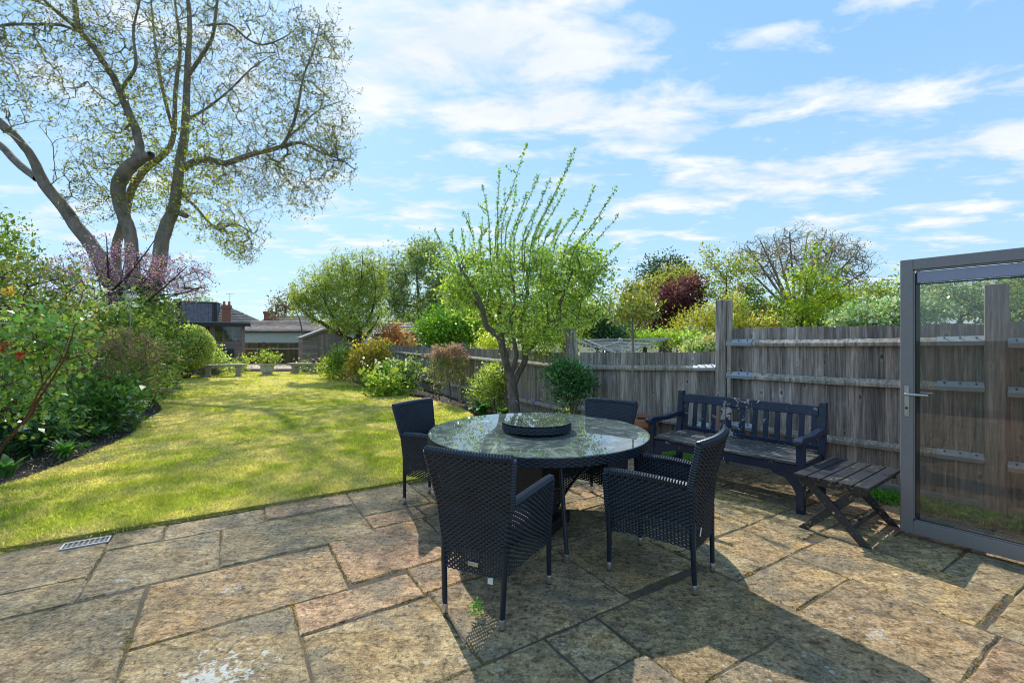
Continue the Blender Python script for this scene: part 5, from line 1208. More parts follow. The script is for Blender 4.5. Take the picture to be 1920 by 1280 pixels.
def fruit_tree():
    Yt = 8.35; bx = at(966, Yt)[0]; base = (bx, Yt, 0); B = np.array(base); s = Yt / F
    root = tag(empty('apple_tree', base), 'small pruned fruit tree with long upright leafy whips standing behind the table', 'tree'); g = Grow()
    def L(pts, dy0=0, dy1=0, gg=g, sub=4): n = len(pts); gg.limb([np.array(W3(p[0], p[1], Yt, dy0 + (dy1 - dy0) * i / (n - 1))) - B for i, p in enumerate(pts)], [p[2] * s for p in pts], wob=.08, sub=sub)
    L([(966, 795, 12), (965, 770, 10.5), (962, 735, 9.5), (958, 708, 9)])
    L([(958, 708, 8), (949, 680, 7), (942, 655, 6.5), (938, 635, 6), (925, 622, 5.5), (912, 611, 5), (906, 585, 4.5), (897, 560, 4), (880, 530, 3), (862, 500, 2)], 0, -.5)
    L([(906, 585, 3.4), (890, 565, 3), (868, 545, 2.4), (845, 530, 1.6)], -.35, .3)
    L([(942, 655, 5), (941, 625, 4.5), (936, 595, 4), (938, 560, 3.4), (928, 520, 2.6), (925, 480, 1.8)], .0, .5)
    L([(936, 610, 3), (918, 590, 2.8), (905, 575, 2.2)], .2, .7)
    L([(961, 725, 7), (972, 698, 6.2), (984, 676, 5.8), (982, 648, 5.2), (975, 615, 4.6), (985, 575, 4), (990, 530, 3), (985, 490, 2)], 0, .2)
    L([(958, 700, 4.6), (968, 670, 4.4), (964, 640, 3.8), (958, 600, 3.2), (965, 560, 2.6), (960, 520, 1.8)], 0, -.6)
    L([(984, 655, 4.5), (998, 650, 4.2), (1012, 628, 4.8), (1030, 608, 4.8), (1045, 598, 4), (1050, 570, 3.4), (1062, 540, 2.6), (1075, 505, 1.8)], .1, -.3)
    L([(1045, 598, 3), (1070, 585, 2.6), (1090, 560, 2), (1110, 540, 1.4)], -.2, .3)
    L([(1030, 608, 3), (1025, 570, 2.6), (1020, 530, 2.2), (1025, 490, 1.5)], -.1, .5)
    T = []
    def cT(px, py, rx, ry, n, dy=0, rd=.9): T.append(ell_pts(np.array(W3(px, py, Yt, dy)) - B, (rx * s, rx * s * rd, ry * s), n, .15, .5))
    cT(985, 520, 105, 75, 300); cT(890, 520, 75, 65, 210, -.1); cT(1065, 530, 85, 70, 240); cT(865, 555, 50, 40, 80); cT(1100, 500, 50, 50, 100); cT(1010, 600, 90, 50, 170, -.3); cT(1010, 645, 45, 24, 40, -.3); cT(930, 590, 60, 40, 90, .4); cT(1060, 600, 55, 45, 90, .3)
    T = np.concatenate(T); g.targets(T, seg=.13, bend=.22, curl=.3, r0=.0026, rmax=.016)
    # upright whips
    W = [(930, 430, 987, 270), (932, 450, 937, 320), (918, 455, 905, 350), (890, 462, 868, 398), (843, 490, 815, 430), (858, 480, 846, 436), (872, 480, 866, 432), (1005, 440, 1078, 278), (998, 450, 1074, 296), (965, 445, 1010, 330), (982, 440, 1031, 336), (948, 440, 968, 355), (958, 450, 988, 362), (1012, 440, 1059, 357), (1062, 460, 1115, 350), (1076, 470, 1156, 352),
         (1085, 490, 1160, 404), (1070, 480, 1128, 408), (1095, 520, 1163, 456), (1040, 460, 1081, 396), (1020, 455, 1052, 412), (1100, 530, 1156, 487), (900, 460, 902, 425), (1000, 455, 1020, 425), (940, 450, 950, 390), (1030, 470, 1045, 425), (985, 455, 1003, 395), (1082, 505, 1130, 468)]
    WP = []; WD = []
    for x0, y0, x1, y1 in W:
        dy = random.uniform(-.5, .5); a = np.array(W3(x0 + (960 - x0) * .12, y0 + 70, Yt, dy * .5)) - B; b = np.array(W3(x0, y0, Yt, dy)) - B; c = np.array(W3(x1, y1, Yt, dy * 1.2)) - B; ctrl = (b + c) / 2 + np.array([random.uniform(-.035, .035), random.uniform(-.04, .04), random.uniform(-.03, .03)])
        i = len(g.limbs); g.limb([a, b, ctrl, c], [.011, .008, .0055, .002], sub=4)
        pts = np.array(g.limbs[-1][0]); L_ = np.linalg.norm(np.diff(pts, axis=0), axis=1).sum(); k = int(L_ / .042); tt = np.sort(np.clip(np.linspace(0, 1, k) + rng.normal(size=k) * .3 / k, 0, 1)) * (len(pts) - 1); P = np.stack([np.interp(tt, np.arange(len(pts)), pts[:, j]) for j in range(3)], 1)
        WP.append(P); WD.append(np.repeat(unit((c - b)[None]), k, 0))
    for wi in range(len(WP)):
        W_ = WP[wi]; 
        if len(W_) < 14: continue
        for _ in range(random.randint(1, 4)):
            i = random.randint(1, int(len(W_) * .8)); p = W_[i]; dr_ = unit((WD[wi][0] + rng.normal(size=3) * .55)[None])[0]; L_ = random.uniform(.07, .26); q = p + dr_ * L_ + np.array([0, 0, .03]); g.limb([p, (p + q) / 2 + rng.normal(size=3) * .012, q], [.004, .003, .0012], sub=2)
            k = max(2, int(L_ / .045)); WP.append(p + (q - p) * np.linspace(.3, 1, k)[:, None]); WD.append(np.repeat(dr_[None], k, 0))
    g.wood('trunk', MATS['apple_bark'], root, 11)
    P, dd = cloud(g.ends, 15, .062); A1 = leaf_arrays(P, .054, [(.26, .32, .06), (.35, .40, .11), (.17, .23, .045), (.10, .16, .035)], .62, .45, jit=.35); mid = g.nodes[rng.permutation(len(g.nodes))[:3400]]; P2, _ = cloud(mid, 2, .04); A2 = leaf_arrays(P2, .046, [(.24, .34, .06), (.30, .40, .08)], .6, .45)
    WP = np.concatenate(WP); WD = np.concatenate(WD); P3 = np.repeat(WP, 5, 0) + rng.normal(size=(len(WP) * 5, 3)) * .013; A3 = leaf_arrays(P3, .042, [(.14, .22, .05), (.19, .28, .07), (.10, .17, .04)], .6, 0, dirs=np.repeat(WD, 5, 0) * .9, jit=.55)
    V, Q, C = join_arr([A1, A2, A3]); npmesh('foliage', V, Q, MATS['leaf'], root, C)
fruit_tree()

def pear_tree():
    Yt = 18.6; base = (at(680, Yt)[0], Yt, 0); B = np.array(base); s = Yt / F; root = tag(empty('pear_tree', base), 'broad old fruit tree leaning over the garden shed with dark crooked limbs', 'tree'); g = Grow()
    def L(pts, dy0=0, dy1=0, sub=4): n = len(pts); g.limb([np.array(W3(p[0], p[1], Yt, dy0 + (dy1 - dy0) * i / (n - 1))) - B for i, p in enumerate(pts)], [p[2] * s * min(1, .22 + p[2] * .075) for p in pts], wob=.1, sub=sub)
    L([(682, 712, 13), (680, 685, 12), (674, 660, 11), (668, 645, 11)]); L([(668, 648, 8), (650, 632, 6.5), (625, 620, 5.5), (605, 606, 5), (585, 597, 4), (565, 580, 3), (550, 560, 2)], 0, -1)
    L([(668, 645, 9), (672, 620, 7.5), (664, 600, 5), (660, 575, 3.6), (652, 540, 2.4), (640, 500, 1.4)], 0, .4); L([(672, 622, 6), (690, 600, 4.2), (700, 575, 3), (704, 540, 2), (700, 500, 1.2)], 0, -.6); L([(664, 602, 4), (640, 585, 3.6), (622, 560, 3), (612, 530, 2.2)], 0, .8)
    L([(676, 640, 6), (690, 625, 5), (705, 605, 4), (716, 580, 3)], 0, 1.2); L([(640, 627, 4), (628, 600, 3.2), (615, 575, 2.4), (600, 550, 1.8)], -.4, -1.6); L([(660, 575, 3.5), (675, 545, 3), (678, 510, 2.2), (680, 480, 1.4)], .3, -.8)
    T = []
    def cT(px, py, rx, ry, n, dy=0): T.append(ell_pts(np.array(W3(px, py, Yt, dy)) - B, (rx * s, rx * s, ry * s), n, .12, .55))
    cT(655, 545, 62, 60, 560); cT(650, 600, 50, 28, 150, -1.0); cT(595, 560, 42, 40, 190, -.6); cT(695, 545, 30, 60, 190); cT(700, 600, 30, 35, 90, .6); cT(640, 600, 60, 22, 110); cT(570, 570, 22, 25, 60, -.8)
    for x, y in ((567, 505), (590, 500), (612, 497), (628, 468), (650, 475), (668, 478), (690, 467), (713, 475), (640, 480), (700, 472), (680, 470), (600, 503), (548, 535), (578, 515), (620, 485), (660, 472), (720, 490), (552, 530), (606, 492), (644, 486)): T.append(np.array([np.array(W3(x + random.uniform(-2, 2), y + k * 5, Yt, random.uniform(-.3, .3))) - B for k in range(12)]))
    g.targets(np.concatenate(T), seg=.25, bend=.2, r0=.0035, rmax=.022); g.wood('trunk', MATS['dark_bark'], root, 10)
    P, _ = cloud(g.ends, 20, .085); V, Q, C = leaf_arrays(P, .08, [(.17, .21, .04), (.24, .28, .055), (.10, .135, .03), (.30, .33, .09)], .5, .6); npmesh('foliage', V, Q, MATS['leaf'], root, C)
pear_tree()

def redbud():
    Yt = 12.6; base = (at(215, Yt)[0], Yt, 0); B = np.array(base); s = Yt / F; root = tag(empty('redbud_tree', base), 'small tree covered in purple pink blossom in front of the big stems', 'tree'); g = Grow()
    def L(pts, dy0=0, dy1=0, sub=3): n = len(pts); g.limb([np.array(W3(p[0], p[1], Yt, dy0 + (dy1 - dy0) * i / (n - 1))) - B for i, p in enumerate(pts)], [p[2] * s for p in pts], wob=.15, sub=sub)
    L([(215, 735, 6), (212, 660, 5), (208, 600, 4.5), (204, 550, 4)]); ends = [(90, 500), (70, 545), (130, 480), (160, 465), (200, 445), (240, 455), (290, 450), (320, 480), (350, 500), (380, 505), (385, 535), (350, 555), (110, 570), (260, 480), (180, 500), (310, 530), (60, 500), (140, 540), (370, 545)]
    for i, (x, y) in enumerate(ends): st = [(204, 550), (206, 575), (209, 610)][i % 3]; L([(st[0], st[1], 2.4), ((st[0] * 2 + x) / 3, (st[1] * 2 + y) / 3 + 6, 1.8), ((st[0] + 2 * x) / 3, (st[1] + 2 * y) / 3 + 6, 1.2), (x, y, .6)], 0, random.uniform(-1.5, 1.5))
    T = [ell_pts(np.array(W3(px, py, Yt, 0)) - B, (rx * s, rx * s * .8, ry * s), n, .1, .3) for px, py, rx, ry, n in ((220, 495, 85, 50, 300), (120, 520, 80, 45, 240), (320, 515, 78, 45, 250), (220, 560, 90, 25, 120), (350, 545, 40, 22, 60))]
    g.targets(np.concatenate(T), seg=.14, bend=.25, r0=.0035, rmax=.02); g.wood('trunk', MATS['dark_bark'], root, 8)
    fl = g.nodes[rng.permutation(len(g.nodes))[:3600]]; P, _ = cloud(fl, 7, .042); V, Q, C = leaf_arrays(P, .04, [(.40, .18, .39), (.48, .27, .47), (.30, .11, .28)], .8, 0); npmesh('blossom', V, Q, MATS['petal'], root, C)
    P, _ = cloud(g.ends, 2, .06); V, Q, C = leaf_arrays(P, .05, [(.22, .16, .06), (.32, .30, .08), (.14, .07, .08)], .8, .2); npmesh('foliage', V, Q, MATS['leaf'], root, C)
redbud()

# bay-like standard in the pot
z0 = .45; bx, by = 1.68, 6.12
def stdtree():
    s = by / F; B = np.array((bx, by, z0)); root = tag(empty('standard_tree', tuple(B)), 'slender standard tree with a bare stem and yellow-green top growing from the terracotta pot', 'tree'); g = Grow()
    P = lambda px, py: np.array(W3(px, py, by)) - B
    g.limb([(0, 0, -.05), P(1188, 740), P(1186, 690), P(1187, 650), P(1186, 620)], [.019, .017, .016, .015, .013], wob=.1); g.limb([P(1186, 636), P(1170, 618), P(1150, 600), P(1140, 580)], [.009, .007, .006, .003]); g.limb([P(1186, 625), P(1200, 605), P(1220, 590), P(1232, 570)], [.009, .007, .005, .003]); g.limb([P(1186, 620), P(1185, 590), P(1188, 560), P(1190, 530)], [.012, .01, .006, .002])
    for q in ((1165, 545), (1210, 545), (1195, 505), (1178, 560)): g.limb([P(1186, 600), P((1186 + q[0]) / 2, (600 + q[1]) / 2), P(*q)], [.007, .005, .002])
    T = np.concatenate([ell_pts(P(1187, 572), (48 * s, 44 * s, 36 * s), 120, .15, .4), ell_pts(P(1160, 590), (24 * s, 24 * s, 16 * s), 26), ell_pts(P(1215, 585), (26 * s, 24 * s, 20 * s), 30)])
    g.targets(T, seg=.1, r0=.0022, rmax=.01); g.wood('trunk', MATS['grey_bark'], root, 9); P_, dd = cloud(g.ends, 9, .03, g.enddir); V, Q, C = leaf_arrays(P_, .062, [(.18, .22, .03), (.28, .30, .05), (.10, .15, .03), (.34, .27, .06)], .38, .4, dirs=dd); npmesh('foliage', V, Q, MATS['gloss_leaf'], root, C)
stdtree()

def bare_tree():
    Yt = 26; base = (at(1490, Yt)[0], Yt, 0); B = np.array(base); s = Yt / F; root = tag(empty('bare_tree', base), 'wide leafless twiggy tree against the sky beyond the tall fence', 'tree'); g = Grow()
    def L(pts, dy0=0, dy1=0): n = len(pts); g.limb([np.array(W3(p[0], p[1], Yt, dy0 + (dy1 - dy0) * i / (n - 1))) - B for i, p in enumerate(pts)], [p[2] * s for p in pts], wob=.1, sub=3)
    L([(1490, 680, 8), (1490, 620, 7), (1492, 570, 6)])
    for x, y in ((1400, 460), (1425, 450), (1450, 440), (1480, 435), (1515, 435), (1550, 430), (1580, 440), (1610, 470), (1620, 510), (1600, 540), (1385, 490), (1440, 500), (1540, 490)): L([(1492, 580, 3.4), ((1492 * 2 + x) / 3, (580 * 2 + y) / 3 + 8, 2.6), ((1492 + 2 * x) / 3, (580 + 2 * y) / 3 + 4, 1.7), (x, y, .7)], 0, random.uniform(-2.5, 2.5))
    T = [ell_pts(np.array(W3(px, py, Yt, 0)) - B, (rx * s, rx * s * .8, ry * s), n, .2, .3) for px, py, rx, ry, n in ((1500, 482, 115, 54, 1900), (1560, 500, 75, 52, 900), (1430, 490, 60, 45, 600), (1590, 530, 45, 30, 300))]
    g.targets(np.concatenate(T), seg=.4, bend=.18, r0=.0058, rmax=.03); g.wood('trunk', simple('twig', (.24, .20, .17), .9, 0, .2), root, 7); P, _ = cloud(g.ends, 2, .08); V, Q, C = leaf_arrays(P, .09, [(.2, .17, .09), (.15, .13, .08)], .5); npmesh('foliage', V, Q, MATS['leaf'], root, C)
bare_tree()

# ---------------------------------------------------------------- shrubs and trees from clouds measured off the photo
def sh(name, label, cat, Y, base_px, cr, lsize, cols, **kw):
    """cr: (px, py, rx, ry) clouds in picture pixels at depth Y, given equal real depth"""
    s = Y / F; kd = kw.pop('kd', .9); crowns = [(W3(c[0], c[1], Y, c[4] if len(c) > 4 else 0), (c[2] * s, min(c[2], c[3] * 1.4) * s * kd, c[3] * s), c[2] * c[3]) for c in cr]
    return plant(name, label, cat, (at(base_px, Y)[0], Y, 0), crowns, lsize, cols, **kw)
# left border, near to far
def rose():
    Y = 5.0; s = Y / F; base = (at(-40, Y)[0], Y, 0); B = np.array(base); root = tag(empty('rose_bush', base), 'tall arching bush with reddish stems and large leaves at the left photo edge', 'shrub'); g = Grow(); P = lambda px, py, dy=0: np.array(W3(px, py, Y, dy)) - B
    for pts in ([(-30, 890), (10, 830), (50, 780), (75, 730), (110, 680), (130, 630)], [(-40, 890), (-10, 800), (30, 740), (20, 680), (45, 620), (60, 575)], [(10, 830), (60, 775), (80, 720), (70, 660), (90, 600)], [(-45, 880), (-30, 780), (-10, 700), (0, 640), (10, 580)], [(50, 780), (95, 715), (125, 660), (140, 610)], [(-50, 890), (-80, 760), (-60, 660), (-50, 590)]):
        dy = random.uniform(-.4, .4); g.limb([P(x, y, dy * i / 4) for i, (x, y) in enumerate(pts)], [.015, .013, .011, .009, .006, .004][:len(pts)] if len(pts) == 6 else [.012, .01, .008, .006, .004, .003][:len(pts)], wob=.1)
    T = np.concatenate([ell_pts(P(px, py), (rx * s, rx * s, ry * s), n, .2, .4) for px, py, rx, ry, n in ((60, 620, 85, 45, 100), (40, 700, 75, 60, 80), (-50, 660, 70, 90, 60), (110, 650, 45, 45, 40), (10, 770, 50, 40, 30))])
    g.targets(T, seg=.12, r0=.0022, rmax=.01); g.wood('stem', MATS['redstem'], root, 8, 4); Q_, _ = cloud(g.ends, 7, .075); V, Q, C = leaf_arrays(Q_, .076, [(.13, .22, .04), (.20, .28, .05), (.08, .16, .04), (.22, .27, .09)], .62, .15, .1, fold=.18); npmesh('foliage', V, Q, MATS['gloss_leaf'], root, C)
    fl = np.array([P(18, 548, -.1), P(8, 652, -.2), P(35, 665, -.2), P(12, 645), P(45, 690, -.1), P(150, 600)]); 
    for i, c in enumerate(fl[:4]): q = np.repeat(c[None], 22, 0) + rng.normal(size=(22, 3)) * .016; V, Q, C = leaf_arrays(q, .05, [(.75, .25, .04)] if i == 0 else [(.45, .06, .05), (.55, .16, .08)], .9, .3); npmesh('flower', V, Q, MATS['petal'], root, C)
rose()
sh('leafy_shrub', 'light green tree top leaning in at the upper left edge above the border', 'tree', 9.0, -60, [(-20, 450, 70, 40), (10, 500, 40, 35), (-60, 560, 60, 60)], .075, LG, nt=260, per=12)
sh('elder_bush', 'tall yellowish thin-twigged bush rising behind the arching bush at far left', 'shrub', 7.6, 30, [(60, 530, 110, 50), (-20, 600, 90, 70), (110, 590, 60, 40)], .06, [(.20, .23, .05), (.13, .18, .04), (.30, .22, .08), (.09, .13, .03)], nt=420, per=9)
sh('viburnum_bush', 'dense green bush with flat white flower heads below the purple blossom', 'shrub', 9.6, 165, [(165, 620, 85, 62), (230, 625, 60, 55), (100, 640, 60, 60)], .075, MG + LG[:1], nt=460, per=14, flowers=[('flower_head', [(.42, .42, .34)], 30, .10, 'top')])
sh('laurel_bush', 'deep green bush with fresh pale shoots between the blossom tree and the round bush', 'shrub', 12.2, 285, [(285, 620, 48, 75), (300, 690, 38, 40), (250, 690, 40, 40)], .085, MG, nt=380, per=14)
sh('purple_leaf_bush', 'rounded small-leaved bush with a purple tinged top in the left border', 'shrub', 8.2, 215, [(215, 680, 84, 62), (215, 730, 75, 45)], .032, [(.15, .16, .06), (.10, .13, .04), (.19, .14, .10), (.17, .21, .06)], nt=700, per=26, spread=.05, flowers=[('shoot', [(.20, .08, .12), (.15, .07, .10)], 220, .03, 'top')], stems=6)
sh('comfrey_plant', 'broad-leaved plant dotted with small white flowers beside the lawn edge', 'plant', 7.5, 178, [(165, 755, 70, 40), (215, 758, 46, 34), (155, 785, 50, 22)], .10, [(.08, .16, .035), (.13, .22, .045), (.06, .12, .03)], nt=220, per=11, flowers=[('flower', [(.45, .46, .38)], 60, .05, 'out')], stems=5, aspect=.5, up=.1)
sh('dark_leaf_bush', 'dark shaded leafy clump under the arching bush at the left edge', 'shrub', 6.1, 40, [(40, 790, 50, 34), (0, 760, 60, 60), (95, 800, 30, 22)], .10, DG + MG[:1], nt=190, per=12, aspect=.4, up=.1)
sh('nettle_bush', 'low light green plants with white specks where the border meets the lawn', 'plant', 10.4, 292, [(295, 715, 30, 26), (265, 735, 30, 22)], .06, LG + MG, nt=150, per=14, flowers=[('flower', [(.8, .8, .75)], 30, .025, 'out')], stems=4)
clump('grass_leaf_clump', 'clump of long narrow dark leaves arching out of the left border', 'plant', (*at(110, 6.3)[:2], 0), 46, .62, .030, [(.03, .09, .025), (.05, .13, .03)], .8, .5)
clump('bluebell_clump', 'strappy bluish green clump with a few violet-blue flowers', 'plant', (*at(70, 6.0)[:2], 0), 60, .45, .035, [(.05, .13, .06), (.08, .18, .07)], 1.0, .5, flowers=('flower', [(.12, .14, .55)], 9, .03, .42))
clump('rosette_plant', 'largest bright green rosette on bare soil at the left lawn edge', 'plant', (*at(122, 5.75)[:2], 0), 60, .30, .045, [(.10, .24, .05), (.16, .32, .06)], 1.0, .45, group='leafy rosettes along the left bed')
clump('rosette_plant', 'small green rosette just behind the largest one by the lawn edge', 'plant', (*at(176, 6.9)[:2], 0), 44, .26, .04, [(.09, .22, .05), (.14, .28, .06)], 1.0, .45, group='leafy rosettes along the left bed')
clump('rosette_plant', 'green rosette farthest along the left bed, below the white-flowered plant', 'plant', (*at(212, 7.7)[:2], 0), 44, .30, .045, [(.08, .20, .05), (.13, .27, .06)], .9, .45, group='leafy rosettes along the left bed')
clump('rosette_plant', 'tiny pale rosette between two bigger ones on the soil', 'plant', (*at(160, 6.3)[:2], 0), 14, .14, .035, [(.14, .30, .08)], 1.0, .4, group='leafy rosettes along the left bed')
clump('foxglove_plant', 'upright pale velvety leaves of a young foxglove in the lower left corner', 'plant', (*at(14, 4.95)[:2], 0), 17, .30, .085, [(.13, .27, .08), (.18, .33, .11)], .6, .4)
clump('rosette_plant', 'green leafy clump at the left picture edge behind the foxglove', 'plant', (*at(45, 5.9)[:2], 0), 20, .24, .05, [(.06, .15, .04)], 1.1, .5, group='leafy rosettes along the left bed')
# far left end
def ball_bush():
    Y = 17.6; c = np.array(W3(350, 652, Y)); r = 44 * Y / F; base = (c[0], Y, 0); root = tag(empty('variegated_bush', base), 'big clipped round bush with cream edged leaves beside the summerhouse', 'shrub'); n = 15000
    d = unit(rng.normal(size=(n, 3))); rr = r * (1 + .05 * np.sin(7 * d[:, 0] + 2) * np.sin(6 * d[:, 2])) * rng.uniform(.78, 1.03, n); P = d * rr[:, None] * np.array([1, 1, .96]) + (c - np.array(base)); V, Q, C = leaf_arrays(P, .075, [(.36, .37, .14), (.24, .28, .07), (.42, .42, .22), (.16, .2, .05)], .6, .1, dirs=d * .8); npmesh('foliage', V, Q, MATS['leaf'], root, C)
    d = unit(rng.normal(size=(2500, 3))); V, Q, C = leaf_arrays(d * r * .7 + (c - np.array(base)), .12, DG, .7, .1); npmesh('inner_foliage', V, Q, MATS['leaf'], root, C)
    m = MB()
    for k in range(6): a = k * 1.05; m.tube([(.06 * math.cos(a), .06 * math.sin(a), 0), (.3 * math.cos(a), .3 * math.sin(a), .5), (.5 * math.cos(a), .5 * math.sin(a), 1.2)], [.04, .03, .015], 6)
    m.build('stem', MATS['dark_bark'], root)
ball_bush()
sh('climber', 'pale green climbing leaves at the foot of the summerhouse wall', 'plant', 19.6, 398, [(398, 672, 20, 24), (410, 690, 18, 12)], .11, LG + [(.4, .45, .2)], nt=90, per=12)
sh('leafy_shrub', 'low lime green tuft behind the left stone bench', 'plant', 20.8, 455, [(455, 680, 10, 7), (440, 690, 22, 8)], .10, YG, nt=40, per=10)
sh('urn_shrub', 'pale leafy shrub growing out of the white urn', 'plant', 19.7, 501, [(500, 672, 20, 11)], .09, YG + LG, nt=60, per=8, stems=6)
sh('leafy_shrub', 'low flowering plant under the right stone bench', 'plant', 21.1, 572, [(572, 688, 16, 9)], .09, MG + [(.6, .6, .4)], nt=40, per=9)
# right border, far to near
sh('leafy_shrub', 'bright lime clump beside the right stone bench', 'plant', 17.6, 622, [(620, 690, 18, 15)], .09, YG + LG, nt=70, per=14)
sh('hydrangea_bush', 'bushy green plant with white flowers left of the bronze bush', 'shrub', 16.8, 645, [(645, 680, 27, 28)], .10, MG + LG, nt=150, per=14, flowers=[('flower_head', [(.8, .82, .8)], 14, .09, 'top')])
sh('bronze_bush', 'golden bronze leaved bush in front of the far fence', 'shrub', 14.6, 692, [(690, 672, 34, 34), (672, 690, 22, 25), (712, 665, 18, 24)], .075, GLD, nt=320, per=16)
sh('leafy_shrub', 'low dark leafy mound under the bronze bush', 'plant', 13.9, 705, [(705, 706, 34, 14)], .08, MG, nt=80, per=14)
clump('iris_clump', 'tall upright blade-leaved clump with pale flower stalks by the far fence', 'plant', (*at(735, 13.2)[:2], 0), 80, .95, .05, [(.09, .20, .05), (.13, .27, .06)], .22, .2, rad=.35, flowers=('flower', [(.8, .82, .85)], 7, .07, 1.0))
sh('leafy_shrub', 'white-flowered leafy clump right of the blade-leaved plants', 'plant', 12.8, 765, [(765, 704, 22, 30)], .08, MG + [(.45, .5, .4)], nt=120, per=13, flowers=[('flower', [(.8, .8, .78)], 16, .06, 'out')])
sh('leafy_shrub', 'large-leaved bright green mound at the edge of the lawn below the blade leaves', 'plant', 12.2, 735, [(738, 728, 26, 10), (712, 722, 18, 9)], .12, LG, nt=90, per=10, aspect=.75)
def std_shrub():
    Y = 10.9; s = Y / F; base = (at(842, Y)[0], Y, 0); B = np.array(base); root = tag(empty('standard_shrub', base), 'round-headed shrub with purplish leaves on thin stems in the right border', 'shrub'); g = Grow(); P = lambda px, py, dy=0: np.array(W3(px, py, Y, dy)) - B
    g.limb([P(845, 752), P(843, 725), P(840, 705), P(840, 680)], [.02, .018, .016, .01]); g.limb([P(824, 750, .1), P(822, 730, .1), P(828, 710), P(832, 680)], [.02, .018, .014, .01]); g.limb([P(818, 752, .2), P(816, 728, .2), P(815, 700), P(812, 675)], [.014, .013, .01, .006])
    T = np.concatenate([ell_pts(P(838, 690), (44 * s, 40 * s, 36 * s), 260, .2, .4), ell_pts(P(840, 665), (34 * s, 30 * s, 20 * s), 120)]); g.targets(T, seg=.1, r0=.002, rmax=.01); g.wood('stem', MATS['bark'], root, 7)
    P_, _ = cloud(g.ends, 20, .045); V, Q, C = leaf_arrays(P_, .036, [(.14, .17, .06), (.22, .24, .10), (.20, .12, .10), (.10, .13, .05)], .6, .3); top = P_[P_[:, 2] > np.percentile(P_[:, 2], 72)]; a2 = leaf_arrays(top, .04, [(.22, .09, .12), (.30, .15, .17)], .6, .4); V, Q, C = join_arr([(V, Q, C), a2]); npmesh('foliage', V, Q, MATS['leaf'], root, C)
std_shrub()
sh('rose_bush', 'pale green rose bush between the round-headed shrub and the fruit tree', 'shrub', 9.6, 922, [(918, 722, 34, 30), (932, 705, 22, 22), (905, 745, 22, 18)], .055, LG + [(.35, .38, .22)], nt=220, per=13, flowers=[('flower', [(.75, .72, .45)], 14, .03, 'out')], stems=5)
clump('hosta_plant', 'broad glossy leaves at the foot of the pale rose bush', 'plant', (*at(905, 9.05)[:2], 0), 30, .38, .14, [(.05, .16, .035), (.09, .24, .05)], .9, .4)
clump('hosta_plant', 'yellowish broad-leaved clump beside the base of the fruit tree trunk', 'plant', (*at(940, 8.75)[:2], 0), 22, .30, .11, [(.14, .26, .04), (.10, .2, .04)], .9, .4)
clump('columbine_plant', 'low foliage with lilac flowers just right of the fruit tree trunk', 'plant', (*at(1000, 7.9)[:2], 0), 40, .30, .05, [(.10, .2, .06), (.16, .26, .08)], .9, .4, flowers=('flower', [(.13, .12, .34)], 7, .028, .5))
sh('leafy_shrub', 'thin leafy weeds at the foot of the low fence', 'plant', 7.6, 1075, [(1080, 772, 22, 10)], .05, LG, nt=40, per=8)
sh('rosemary_bush', 'dark green small-leaved bush growing against the low fence', 'shrub', 6.95, 1072, [(1068, 708, 34, 26), (1085, 722, 28, 24), (1045, 700, 24, 18), (1060, 735, 20, 16)], .05, [(.03, .085, .025), (.05, .13, .035), (.08, .18, .05)], nt=240, per=14, lm=MATS['gloss_leaf'], stems=2)
# weeds along the fence foot
def weeds(n, a, b, name, label, w_=.10, sz=.05):
    a = np.array(a); b = np.array(b); t_ = rng.uniform(size=(n, 1)); P = np.column_stack([a + (b - a) * t_ + rng.normal(size=(n, 2)) * w_, rng.uniform(.0, .07, n)]); V, Q, C = leaf_arrays(P, sz, [(.08, .22, .03), (.14, .30, .05)], .35, .7); tag(npmesh(name, V, Q, MATS['leaf'], None, C), label, 'weeds', kind='stuff')
weeds(1500, (3.45, 4.35), (3.95, 3.72), 'weeds', 'bright green weeds between side table and tall fence', .07); weeds(800, (4.0, 3.65), (4.5, 3.0), 'weeds', 'bright green weeds seen through the glass door', .06); weeds(500, (1.85, 6.1), (2.25, 5.65), 'weeds', 'weeds in the gravel strip behind the left end of the bench', .05, .04)
weeds(60, uv2w(1.12, 2.2), uv2w(1.16, 2.22), 'weeds', 'tiny green weed in a slab under the nearest chair', .02, .03)
# beyond the fences
sh('leafy_tree', 'grey-green airy tree behind the far fence between the two fruit trees', 'tree', 23, 790, [(790, 540, 62, 75), (735, 540, 30, 60), (840, 560, 45, 60), (800, 480, 45, 28)], .12, [(.17, .21, .09), (.24, .28, .12), (.11, .15, .06)], nt=900, per=19, trunk=[([W3(795, 690, 23), W3(790, 620, 23), W3(785, 560, 23), W3(780, 500, 23)], [.16, .12, .08, .03])], r0=.006, seg=.4)
sh('lime_bush', 'dense vivid lime green bush rising over the far fence', 'shrub', 15.2, 850, [(850, 618, 58, 34), (820, 628, 36, 28), (885, 615, 38, 30)], .10, [(.14, .25, .015), (.20, .32, .02), (.08, .17, .015)], nt=480, per=16, lm=MATS['gloss_leaf'], trunk=[([W3(850, 690, 15.2), W3(850, 640, 15.2), W3(850, 610, 15.2)], [.12, .1, .05])])
sh('willow_bush', 'yellow weeping bush peeping over the long fence', 'shrub', 12.6, 920, [(920, 642, 24, 14), (925, 655, 20, 14)], .08, [(.42, .42, .04), (.32, .36, .04)], nt=110, per=16, droop=.8, aspect=.25, trunk=[([W3(920, 700, 12.6), W3(920, 650, 12.6)], [.05, .03])])
